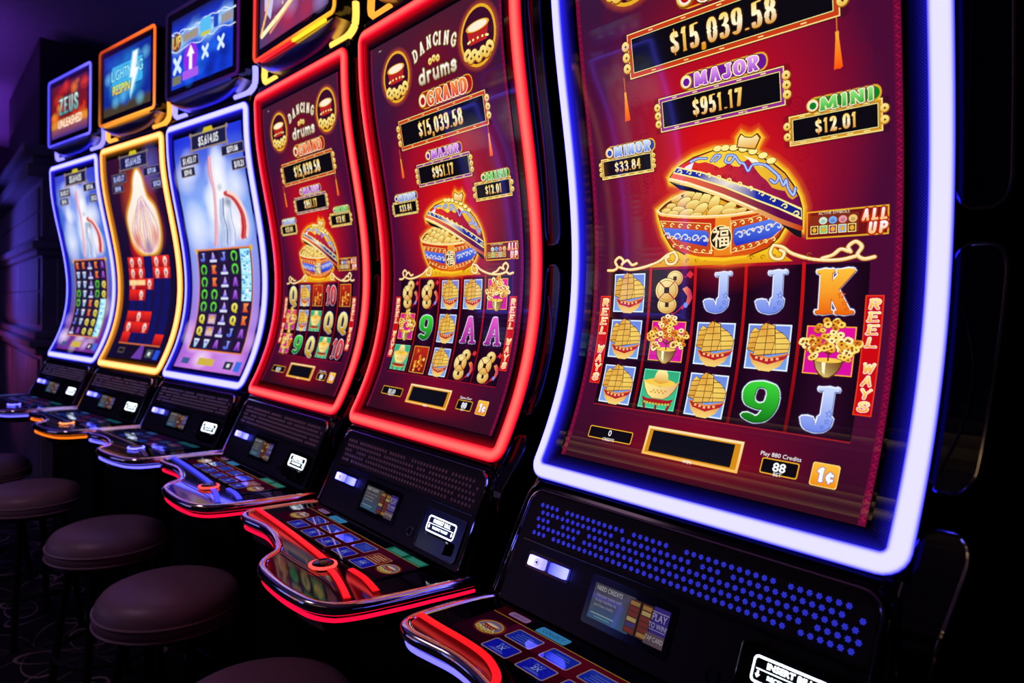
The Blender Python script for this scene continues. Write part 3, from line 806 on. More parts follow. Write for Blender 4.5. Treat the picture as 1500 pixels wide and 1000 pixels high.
    for P in ([(326, 549), (337, 547), (345, 536), (352, 533), (358, 522), (366, 530), (384, 527), (396, 517)], [(396, 517), (404, 508), (399, 500), (392, 505)], [(326, 549), (322, 541), (330, 538), (336, 544)],
              [(405, 509), (411, 495), (415, 502), (418, 490), (425, 480), (428, 489)], [(262, 549), (275, 552), (290, 550)], [(298, 545), (306, 552), (314, 550), (305, 544)]):
        Q = catmull(P, 4)
        A.stroke(Q, 3.0, 2.6, C(40, 50, 170), L + 8.2, n=6); A.stroke(Q, 1.7, 1.5, C(170, 200, 255), L + 8.5, n=6)
    A.poly([(352, 545), (372, 536), (381, 524), (366, 532)], C(255, 245, 220), L + 8.1)
    A.poly([(252, 543), (268, 548), (262, 536), (248, 539)], C(245, 235, 255), L + 8.1)
    A.poly([(236, 545.5), (281, 531.5), (327, 512.5), (371, 494.5), (404, 478.5), (437, 461), (437.5, 445), (403, 463), (370, 478), (318, 503), (271, 522), (228, 536)], LGOLD, L + 8.8)
    A.poly([(236, 543), (281, 529), (327, 510), (371, 492), (404, 476), (436, 458.5), (436.5, 448.5), (403, 465.5), (370, 480.5), (318, 505.5), (271, 524.5), (231, 537.5)],
           lambda x, s: lerp(lerp(C(255, 240, 220), C(30, 45, 170), abs(x - 325) / 40), C(20, 25, 110), (x - 360) / 100), L + 9.1)
    for k in range(12):
        t = k / 11; x = 242 + 188 * t; s = 535.5 - 30 * t - 52 * t * t
        scroll(A, x, s, 5, LGOLD, L + 9.4, -1, 1.1)
    A.poly([(228, 536), (271, 522), (318, 503), (370, 478), (403, 463), (437.5, 445), (437, 434), (403, 448), (370, 465), (317, 491), (271, 511), (222, 529)], lambda x, s: lerp(C(250, 110, 70), C(95, 12, 70), (x - 240) / 150), L + 8.9)
    A.stroke(catmull([(222, 527), (250, 518), (271, 509.5), (317, 490), (370, 464.5), (403, 447.5), (436, 433.5)], 4), 3.0, 3.4, lambda x, s: lerp(C(255, 220, 130), C(200, 60, 20), (x - 320) / 115), L + 9.2)
    A.stroke(catmull([(222, 528.5), (250, 519.5), (271, 511), (317, 491.5), (370, 466)], 4), 1.2, 1.2, C(255, 245, 205), L + 9.35)
    A.poly([(221, 523), (240, 509), (262, 503.5), (300, 494), (270, 507)], C(25, 20, 30), L + 6.8)
    A.poly([(437, 430), (437, 420), (428, 424), (412, 437), (403, 445)], C(25, 20, 30), L + 6.8)
    for k, (x, s) in enumerate(((310, 561), (323, 560), (337, 558), (352, 554), (367, 548), (382, 540), (394, 531))):
        A.disc(x, s, 8.2, 5.2, C(110, 60, 10), L + 9.5 + k * .1, 12); A.disc(x, s + .4, 7.2, 4.3, LGOLD, L + 9.6 + k * .1, 12)
    A.poly(ing, C(110, 60, 10), L + 10.4)
    A.poly([(343, 559), (346, 570), (350, 574.5), (356, 569.5), (366, 567.5), (374, 570.5), (377.5, 565), (370, 552)], vgrad(C(240, 165, 40), C(255, 248, 190), 552, 575), L + 10.7)

def medal(A, x, s, rx, ry, L, inner):
    """gilt medallion with a little drum and coins"""
    A.radial(x, s, rx * 1.25, ry * 1.18, alpha(C(255, 170, 30), .9), alpha(C(255, 80, 10), 0), L, 24, .75)
    A.ring(x, s, ry * .90, ry, GOLD, L + .5, 28, rx / ry)
    A.disc(x, s, rx * .9, ry * .9, inner, L + .5, 24)
    A.poly([(x - rx * .62, s + ry * .30), (x + rx * .62, s + ry * .30), (x + rx * .48, s - ry * .22), (x - rx * .48, s - ry * .22)], lambda u, v: lerp(C(235, 50, 40), C(120, 10, 25), abs(u - x) / rx), L + .9)
    A.disc(x, s + ry * .32, rx * .62, ry * .16, C(255, 240, 215), L + 1.3, 20); A.ring(x, s + ry * .32, ry * .14, ry * .17, GOLD, L + 1.5, 20, rx * .62 / (ry * .16))
    for k in range(7):
        A.disc(x + rx * .55 * math.sin((k - 3) * .5), s - ry * .12 + ry * .05 * math.cos((k - 3) * .5), rx * .06, ry * .045, LGOLD, L + 1.5, 8)
    for k in range(9):
        coin(A, x + rx * .68 * math.sin((k - 4) * .36), s - ry * (.50 + .18 * math.cos((k - 4) * .36)) + (k % 2) * ry * .1, rx * .22, L + 1.8 + .1 * k)

def fortune_art(reels, credit_text, bet_text, wide_credit):
    A = Art(smap)
    def bg(x, s):
        d = math.hypot((x - 312) / 205, (s - 560) / 290)
        c = lerp(C(208, 14, 24), C(74, 12, 52), (d - .18) / .95)
        if s < 200:
            k = (200 - s) / 120
            c = lerp(c, lerp(C(150, 2, 26), C(58, 10, 34), abs(x - 310) / 200), k)
        if s > 700:
            c = lerp(c, lerp(C(110, 14, 34), C(58, 22, 60), abs(x - 320) / 220), (s - 700) / 120)
        if s > 880:
            c = lerp(c, C(70, 26, 44), (s - 880) / 80)
        if s < 95:
            c = lerp(c, C(52, 12, 30), (95 - s) / 45)
        return c
    A.grid(55, 50, 565, 955, 34, 100, bg, 0)
    R_ = random.Random(11)
    for k in range(70):                                            # faint coin pattern in the red ground
        x, s = R_.uniform(80, 540), R_.uniform(400, 900)
        A.ring(x, s, 9, 10.5, alpha(C(120, 5, 25), .35), .5, 14); A.ring(x, s, 3, 4.2, alpha(C(120, 5, 25), .3), .5, 8)
    for x0 in (55, 556):                                           # meander border
        A.rect(x0, 50, x0 + 9, 955, alpha(C(105, 8, 55), .9), .7)
        for k in range(82):
            s = 55 + 11 * k
            A.stroke([(x0 + 2, s), (x0 + 7, s + 2), (x0 + 2.5, s + 5), (x0 + 7, s + 8)], .7, .7, C(165, 20, 60), 1, n=4)
    # title
    medal(A, 172, 864, 58, 58, 2, C(60, 12, 40)); medal(A, 488, 870, 58, 60, 2, C(60, 12, 40))
    cream = vgrad3(C(170, 140, 110), C(245, 235, 215), C(255, 250, 235), 840, 915)
    for ch, xc in zip('DANCING', (262, 288, 315, 340, 359, 378, 403)):
        a = (xc - 333) / 70
        x = xc; s = 874 + 17 * (1 - a * a)
        for g, c, L in ((3.4, C(40, 20, 30), 4), (2.2, C(150, 120, 60), 4.5), (0, cream, 5)):
            A.glyph(ch, x - 9, s, 10 if ch == 'I' else 19, 28, 2.6, 2.0, c, L, 1.6, g, rot=-.30 * a)
    for k in range(3):
        coin(A, 316 + 15 * k, 863 + (3 if k == 1 else 0), 8.5, 4.6 + k * .5)
    for g, c, L in ((3.6, C(40, 20, 30), 4), (2.4, C(150, 120, 60), 4.5), (0, vgrad3(C(190, 170, 150), C(250, 245, 235), C(255, 250, 235), 822, 860), 5)):
        xx = 266
        for ch, w in zip('drums', (28, 22, 27, 36, 24)):
            A.glyph(ch, xx, 822, w, 34, 3.6, 3.2, c, L, 2, g)
            xx += w + 2.5
    A.ftext('08/28', 98, 939, 3.2, C(220, 215, 225), 3, 'l')
    # jackpot plates
    def banner(x0, s0, x1, s1, b, frame, coins, cr, text, tx, tw, word, wx, ws, wh, ww, c0, c1, oval):
        A.poly(rrect(x0 - b - 3 - cr, s0 - b - 3, x1 + b + 3 + cr, s1 + b + 3, 5, 3), alpha(BLK, .35), 2.5)
        L = plaque(A, x0, s0, x1, s1, b, frame, 3, coins, cr)
        h = (s1 - s0)
        money(A, text, tx, s0 + h * .16, h * .68, tw, L + 1)
        A.rrect(wx - ww * .66, ws - wh * .1, wx + ww * .66, ws + wh * 1.05, wh * .5, GOLD, L)
        A.rrect(wx - ww * .66 + 2, ws - wh * .1 + 2, wx + ww * .66 - 2, ws + wh * 1.05 - 2, wh * .46, oval, L + .4)
        coin(A, wx - ww * .66 + wh * .36, ws + wh * .46, wh * .52, L + .8)
        A.disc(wx - ww * .66 + wh * .36, ws + wh * .46, wh * .36, wh * .36, C(255, 236, 225), L + 1.8, 16)
        A.disc(wx - ww * .66 + wh * .36, ws + wh * .46, wh * .26, wh * .26, oval, L + 2.0, 16)
        A.word(word, wx + wh * .16, ws, wh * .92, wh * .6, [(wh * .13, C(70, 30, 20), L + 1.2), (wh * .075, C(255, 235, 200), L + 1.6), (0, vgrad(c0, c1, ws, ws + wh), L + 2.2)], wh * .165, wh * .055, wh * .055, gap=.06, width=ww)
        return L
    L = banner(168, 704, 486, 755, 8, C(205, 60, 25), 3, 8.5, '$15,039.58', 326, 172, 'GRAND', 360, 772, 33, 150, C(225, 40, 15), C(255, 150, 60), C(175, 20, 20))
    for x in (146, 490):                                           # tassels
        A.stroke([(x, 700), (x, 676)], .8, .8, C(235, 120, 30), 3.5); A.rect(x - 2.2, 668, x + 2.2, 678, C(255, 170, 50), 3.8)
        A.poly([(x - 2.4, 668), (x + 2.4, 668), (x + 5.6, 634), (x + 2, 632), (x - 2, 633), (x - 5.6, 632)], vgrad(C(255, 80, 10), C(255, 150, 40), 632, 668), 4)
    L = banner(217, 609, 411, 647, 6, C(150, 40, 150), 3, 6.8, '$951.17', 313, 84, 'MAJOR', 326, 657, 22, 106, C(150, 40, 200), C(240, 170, 255), C(110, 20, 150))
    L = banner(427, 552, 536, 580, 5, C(220, 150, 30), 2, 6, '$12.01', 484, 54, 'MINI', 495, 585, 18, 70, C(40, 170, 40), C(150, 240, 130), C(10, 130, 30))
    L = banner(85, 549, 186, 574, 4, C(215, 160, 60), 3, 4.2, '$33.84', 138, 56, 'MINOR', 146, 578, 19, 78, C(90, 130, 225), C(215, 235, 255), C(40, 70, 170))
    treasure_pot(A, 4)
    # all-up box
    A.rect(443, 418, 549, 455, GOLD, 3); A.rect(445, 420, 547, 453, C(110, 20, 25), 3.4); A.rect(447, 424, 512, 449, C(130, 45, 25), 3.7)
    A.ftext('ACTIVE SYMBOLS', 480, 449.5, 3.6, C(255, 235, 200), 4)
    for k, c in enumerate((C(210, 235, 215), C(120, 170, 240), C(235, 150, 160), C(240, 200, 120))):
        A.disc(466 + 13 * k, 441.5, 5.6, 5, c, 4.2, 12); A.disc(466 + 13 * k, 440.5, 3, 2.6, lerp(c, BLK, .35), 4.5, 10)
    for k, c in enumerate((C(70, 20, 30), C(90, 200, 150), C(150, 30, 120), C(130, 170, 235), C(120, 40, 20))):
        A.rect(449 + 12.4 * k, 424, 459.5 + 12.4 * k, 435, LGOLD, 4.2); A.rect(450 + 12.4 * k, 425, 458.5 + 12.4 * k, 434, c, 4.4); A.disc(454.3 + 12.4 * k, 429.5, 3, 3.4, GOLD, 4.7, 9)
    for t, x, s, w in (('ALL', 531, 437, 31), ('UP', 535, 420, 23)):
        A.word(t, x, s, 15, 9, [(2.6, C(190, 40, 10), 5), (.4, vgrad(C(255, 190, 110), WHT, s, s + 15), 5.5)], 1.5, 1.5, -1, gap=.3, width=w, shear=.12)
    # reels
    A.rect(94, 150, 528, 384, C(28, 6, 26), 2)
    for k in range(5):
        A.grid(95 + 87 * k, 150, 179 + 87 * k, 384, 4, 26, lambda x, s, k=k: lerp(C(46, 8, 40), C(22, 5, 22), abs(x - 137 - 87 * k) / 42), 2.3)
    for k in range(4):
        A.grid(177.5 + 87 * k, 150, 182.5 + 87 * k, 387, 1, 26, lambda x, s: lerp(C(105, 5, 20), C(205, 20, 22), (s - 150) / 230), 2.8)
    A.rect(94, 148, 528, 150, C(150, 15, 35), 2.8)
    for j, row in enumerate(reels):
        for i, nm in enumerate(row):
            symbol(A, nm, 136 + 87 * i, 346 - 79.5 * j, 3.4, 3 + i * 5 + j)
    for x in (84, 536):                                            # REEL WAYS side labels
        A.rect(x - 11.5, 185, x + 11.5, 341, C(235, 60, 30), 3); A.rect(x - 10, 186.5, x + 10, 339.5, lambda u, v: lerp(C(225, 15, 110), C(205, 10, 20), abs(v - 262) / 60), 3.4)
        for k, ch in enumerate('REEL WAYS'):
            s = 323 - 16.6 * k
            A.glyph(ch, x - 8, s, 14.5, 13, 1.5, 1.1, WHT, 4, -1, 1.1, .18); A.glyph(ch, x - 8, s, 14.5, 13, 1.5, 1.1, vgrad(C(250, 150, 30), C(255, 235, 130), s, s + 13), 4.5, -1, .3, .18)
    # meters
    cx = 147 if not wide_credit else 147
    A.rrect(101, 90, 194, 111, 3, GOLD, 3); A.rrect(102.6, 91.6, 192.4, 109.4, 2, C(12, 8, 16), 3.4)
    A.ftext(credit_text, cx, 98 if not wide_credit else 95, 9.5 if not wide_credit else 10, WHT, 4, bold=.15); A.ftext('CREDITS', 147, 89, 5, WHT, 4, k=.9)
    A.rect(219, 80, 388, 128, C(120, 60, 10), 3); A.rect(220, 81, 387, 127, vgrad(C(255, 190, 90), C(255, 225, 170), 81, 127), 3.3); A.rect(224, 85, 383, 123, C(215, 140, 20), 3.6)
    A.rect(231, 87, 374, 121, C(13, 13, 24), 4)
    A.ftext('WIN', 304, 79.5, 5.2, WHT, 4.4)
    A.rrect(418, 89, 471, 111, 3, GOLD, 3); A.rrect(419.6, 90.6, 469.4, 109.4, 2, C(12, 8, 16), 3.4)
    A.ftext('88', 444.5, 94.5, 11.5, WHT, 4, bold=.5, k=1.1); A.ftext('BET', 444, 88, 5, WHT, 4)
    A.ftext(bet_text, 443, 113.5, 5.6, WHT, 4, k=1.06)
    A.rrect(487.5, 86.5, 522.5, 117.5, 3, C(255, 225, 130), 3); A.rrect(488.5, 87.5, 521.5, 116.5, 3, vgrad(C(245, 140, 15), C(255, 190, 60), 87, 117), 3.4)
    for g, c, L in ((1.8, C(60, 60, 160), 4), (1.1, C(235, 240, 255), 4.3), (.2, WHT, 4.6)):
        A.glyph('1', 495, 93, 11, 18, 2.4, 1.6, c, L, -1, g)
        A.stroke(catmull([(515, 103), (511, 104), (508.5, 100), (511, 96), (515, 97)], 3), 1 + g, 1 + g, c, L); A.stroke([(511.5, 106), (511.5, 93.5)], .6 + g, .6 + g, c, L)
    return A

def small_symbol(A, nm, x, s, w, h, L):
    """the little symbols of the eight-row games"""
    cols = {'J': (C(60, 80, 230), C(150, 180, 255)), 'A': (C(110, 40, 170), C(190, 110, 240)), 'K': (C(225, 70, 30), C(255, 150, 70)), 'Q': (C(210, 190, 30), C(255, 245, 120))}
    if nm in cols:
        c = cols[nm]
        A.glyph(nm, x - w * .3, s - h * .36, w * .6, h * .72, w * .11, h * .06, C(30, 20, 60), L, h * .05, 1.6)
        A.glyph(nm, x - w * .3, s - h * .36, w * .6, h * .72, w * .11, h * .06, vgrad(c[0], c[1], s - h * .4, s + h * .4), L + .4, h * .05)
    elif nm == 'U':                                                # green wreath
        P = catmull([(x - w * .14, s - h * .32), (x - w * .26, s - h * .05), (x - w * .2, s + h * .24), (x, s + h * .34), (x + w * .2, s + h * .24), (x + w * .26, s - h * .05), (x + w * .14, s - h * .32)], 4)
        A.stroke(P, w * .085, w * .085, C(20, 90, 20), L); A.stroke(P, w * .045, w * .045, C(110, 230, 70), L + .4)
    elif nm == 'S':                                                # violet spire on a pale base
        A.poly([(x - w * .2, s - h * .2), (x + w * .22, s - h * .2), (x + w * .16, s + h * .1), (x + w * .02, s + h * .42), (x - w * .08, s + h * .1)], vgrad(C(110, 90, 230), C(225, 200, 255), s - h * .2, s + h * .4), L)
        A.rect(x - w * .36, s - h * .42, x + w * .36, s - h * .22, C(220, 225, 255), L + .3)
    elif nm == 'B':                                                # bright cyan tile
        A.rect(x - w * .46, s - h * .5, x + w * .46, s + h * .5, C(175, 240, 255), L)
        R_ = random.Random(int(x * 7 + s))
        for k in range(10):
            A.disc(x + R_.uniform(-.35, .35) * w, s + R_.uniform(-.38, .38) * h, w * .12, h * .09, R_.choice([C(90, 180, 240), WHT, C(70, 110, 210), C(225, 255, 255)]), L + .3 + .02 * k, 8)
    elif nm == 'V':                                                # white vase
        A.poly([(x - w * .28, s + h * .34), (x + w * .3, s + h * .34), (x + w * .2, s), (x + w * .1, s - h * .38), (x - w * .12, s - h * .38), (x - w * .2, s)], vgrad(C(120, 190, 235), C(245, 245, 255), s - h * .4, s + h * .4), L)
        A.disc(x, s + h * .1, w * .16, h * .12, C(130, 130, 220), L + .3, 10)
    else:                                                          # gold temple
        A.rect(x - w * .4, s - h * .4, x + w * .4, s + h * .4, C(170, 120, 200), L); A.poly([(x - w * .34, s + h * .08), (x + w * .34, s + h * .08), (x, s + h * .36)], GOLD, L + .3)
        for k in range(4):
            A.rect(x - w * .28 + k * w * .16, s - h * .34, x - w * .2 + k * w * .16, s + h * .06, LGOLD, L + .3)

def blobs(A, spots, L):
    for k, (x, s, rx, ry, c, a) in enumerate(spots):
        A.radial(x, s, rx, ry, alpha(c, a), alpha(c, 0), L + .05 * k, 20)

def plates(A, L, values, frame, fill, tcol):
    boxes = [(203, 899, 458, 948), (106, 847, 246, 882), (100, 808, 206, 836), (424, 852, 572, 882), (484, 796, 578, 828)]
    for k, ((x0, s0, x1, s1), t) in enumerate(zip(boxes, values)):
        b = 7 if k == 0 else 3
        A.rect(x0 - b, s0 - b, x1 + b, s1 + b, frame, L); A.rect(x0, s0, x1, s1, fill, L + .4)
        h = (s1 - s0) * .62
        A.ftext(t, (x0 + x1) / 2, s0 + (s1 - s0 - h) / 2, h, tcol, L + .8, bold=.8, k=.86)
        if k == 0:
            for x in (x0 - 8, x1 + 8):
                A.disc(x, s0 - 4, 9, 9, frame, L + .2); A.disc(x, s1 + 4, 9, 9, frame, L + .2)
            A.poly([(290, s1 + 3), (370, s1 + 3), (358, s1 + 20), (302, s1 + 20)], C(210, 190, 40), L + .6)

def storm_art(tone, grid, seed):
    A = Art(smap, band=14)
    R_ = random.Random(seed)
    top, mid, low = tone
    def bg(x, s):
        c = lerp(mid, top, (s - 700) / 230) if s > 700 else lerp(low, mid, (s - 120) / 480)
        e = abs(x - 310) / 255
        return lerp(c, (c[0] * .55, c[1] * .62, c[2] * .9, 1), max(0, e - .55) * 1.6)
    A.grid(55, 50, 565, 955, 20, 90, bg, 0)
    cl = [(R_.uniform(70, 550), R_.uniform(520, 900), R_.uniform(45, 110), R_.uniform(30, 80), R_.choice([C(245, 248, 255), C(120, 150, 240), C(205, 220, 255), C(60, 90, 215)]), R_.uniform(.4, .85)) for k in range(30)]
    cl += [(R_.uniform(60, 560), R_.uniform(60, 300), R_.uniform(50, 100), R_.uniform(30, 60), R_.choice([C(255, 245, 250), C(235, 180, 235), C(190, 150, 235)]), R_.uniform(.3, .7)) for k in range(16)]
    blobs(A, cl, 1)
    # bright column of cloud with a blown red banner
    blobs(A, [(372, 800, 74, 90, C(252, 253, 255), 1), (366, 735, 84, 95, C(250, 250, 255), 1), (385, 650, 130, 110, C(255, 252, 250), 1), (350, 590, 130, 95, C(240, 244, 255), 1), (140, 610, 100, 120, C(240, 244, 255), .8), (490, 740, 80, 70, C(240, 244, 255), .8), (470, 600, 90, 80, C(255, 250, 250), .9), (330, 560, 60, 70, C(120, 150, 220), .6), (395, 600, 26, 80, C(120, 140, 190), .7)], 3)
    def ribbon(pts, w, cols, n):
        for k in range(n):
            o = (k - (n - 1) / 2) * w * .8
            P = catmull([(x + o * (1 + .25 * math.sin(s / 40)), s + .15 * o) for x, s in pts], 5)
            A.stroke(P, w, w, alpha(cols[k % len(cols)], .82), 3.6 + .05 * k, n=6)
    ribbon([(330, 858), (322, 800), (330, 740), (318, 680), (300, 610), (276, 540)], 4.5, [C(200, 60, 90), C(250, 205, 215), C(225, 110, 140), C(255, 240, 245)], 6)
    ribbon([(410, 722), (462, 700), (498, 650), (500, 600), (484, 560)], 9, [C(255, 215, 205), C(205, 40, 65), C(170, 15, 45), C(225, 90, 90), C(180, 20, 50)], 6)
    ribbon([(372, 700), (352, 640), (356, 590), (340, 536)], 6, [C(130, 160, 220), C(245, 250, 255), C(90, 120, 190), C(225, 235, 255)], 7)
    ribbon([(420, 690), (410, 630), (416, 580), (404, 536)], 5, [C(250, 250, 255), C(150, 175, 225), C(235, 240, 255)], 5)
    blobs(A, [(410, 690, 34, 26, C(70, 75, 95), .75), (372, 745, 26, 18, C(90, 110, 130), .5)], 4.2)
    plates(A, 4.6, ('$5,614.05', '$1,433.17', '$39.43', '$371.06', '$10.21'), C(150, 130, 120), C(28, 30, 70), C(240, 240, 245))
    # reels
    A.rect(112, 126, 522, 526, C(235, 130, 60), 5); A.rect(117, 131, 517, 520, C(30, 16, 60), 5.4)
    for x in (112, 522):
        A.disc(x, 520, 10, 12, GOLD, 5.6)
    for j, row in enumerate(grid):
        for i, nm in enumerate(row):
            cx, cs = 158 + 79.5 * i, 494 - 48.2 * j
            A.rect(cx - 37, cs - 23.4, cx + 37, cs + 23.4, C(34, 22, 58) if (i + j) % 2 else C(44, 26, 66), 5.7)
            small_symbol(A, nm, cx, cs, 74, 47, 6)
    A.rect(100, 68, 160, 92, C(60, 90, 150), 5); A.rect(430, 66, 490, 96, C(40, 50, 70), 5); A.ftext('88', 460, 74, 14, WHT, 5.5, bold=.6); A.rect(505, 62, 545, 100, C(60, 110, 230), 5)
    A.rect(230, 70, 350, 98, C(210, 180, 70), 5)
    return A

def ember_art():
    A = Art(smap, band=14)
    R_ = random.Random(4)
    A.grid(55, 50, 565, 955, 16, 90, lambda x, s: lerp(lerp(C(22, 12, 36), C(70, 16, 42), (s - 500) / 450), C(18, 14, 60), abs(x - 310) / 420), 0)
    blobs(A, [(330, 720, 190, 220, C(255, 90, 20), .65), (240, 560, 90, 90, C(240, 20, 20), .9), (420, 640, 120, 130, C(230, 60, 30), .5), (480, 880, 120, 110, C(110, 110, 220), .55)], 1)
    body = [(290, 530), (210, 570), (190, 640), (200, 700), (262, 760), (296, 800), (318, 850), (355, 884), (392, 850), (404, 800), (420, 760), (470, 715), (482, 640), (460, 570), (400, 530)]
    sm = catmull(body, 4, True)
    A.glow(sm, 26, C(255, 190, 60), 2); A.poly(sm, vgrad(C(250, 220, 190), C(255, 252, 245), 530, 880), 2.4)
    for k in range(10):                                            # folds of flame
        x = 226 + 25 * k
        A.stroke(catmull([(300 + 8 * k, 535), (x, 600), (x + R_.uniform(-8, 8), 650 + R_.uniform(-10, 30)), (330 + 6 * k, 730 + R_.uniform(0, 60))], 5), 4.5, 4.5, alpha(R_.choice([C(240, 170, 130), C(225, 130, 100), C(190, 130, 190), C(255, 220, 170)]), .7), 3 + .1 * k, n=6)
    blobs(A, [(250, 590, 50, 60, C(210, 70, 60), .8), (430, 600, 45, 60, C(220, 100, 70), .7), (345, 560, 40, 50, C(70, 60, 150), .7)], 4.2)
    plates(A, 4.6, ('$5,614.05', '$1,433.17', '$39.43', '$371.06', '$10.21'), C(120, 105, 110), C(30, 26, 80), C(190, 200, 255))
    # reels: red fiery cells and dark blue lanes
    A.rect(112, 122, 520, 518, C(24, 16, 70), 5)
    for i in range(5):
        A.grid(116 + 81 * i, 124, 194 + 81 * i, 516, 2, 34, lambda x, s: lerp(C(16, 20, 110), C(26, 18, 60), abs((x - 116) % 81 - 40) / 40), 5.2)
    cells = [(0, 0), (1, 0), (3, 0), (4, 0), (0, 1), (1, 1), (3, 1), (4, 1), (0, 2), (1, 2), (2, 2), (0, 3), (1, 3), (0, 5), (1, 5), (2, 5), (0, 6), (1, 6), (0, 7), (4, 7), (2, 6)]
    for i, j in cells:
        x0, s1 = 116 + 81 * i, 516 - 49 * j
        A.rect(x0, s1 - 49, x0 + 79, s1, vgrad(C(150, 10, 30), C(250, 45, 30), s1 - 49, s1), 5.6)
        if (i + j) % 2 == 0 or j < 2:
            A.disc(x0 + 40, s1 - 22, 17, 19, C(255, 225, 215), 6); A.poly([(x0 + 24, s1 - 46), (x0 + 56, s1 - 46), (x0 + 40, s1 - 14)], C(250, 150, 130), 6.2); A.disc(x0 + 40, s1 - 24, 7, 7, C(110, 30, 50), 6.4)
    for i in (0, 1):
        A.rect(116 + 81 * i, 390, 195 + 81 * i, 412, C(255, 215, 150), 6.5)
    A.rect(112, 118, 520, 124, C(210, 110, 60), 6)
    A.rect(140, 74, 200, 100, C(90, 80, 70), 5); A.rect(146, 79, 194, 95, C(25, 20, 30), 5.3); A.rect(420, 66, 480, 104, C(70, 80, 90), 5); A.ftext('88', 450, 76, 16, WHT, 5.5, bold=.7)
    A.rect(498, 62, 540, 104, C(40, 80, 220), 5); A.poly([(300, 56), (400, 56), (375, 118), (345, 118)], C(110, 60, 170), 5)
    return A

def umap(y, z0):
    return lambda x, s, h=0.0: (x / 1000, y - h, z0 + s / 1000)

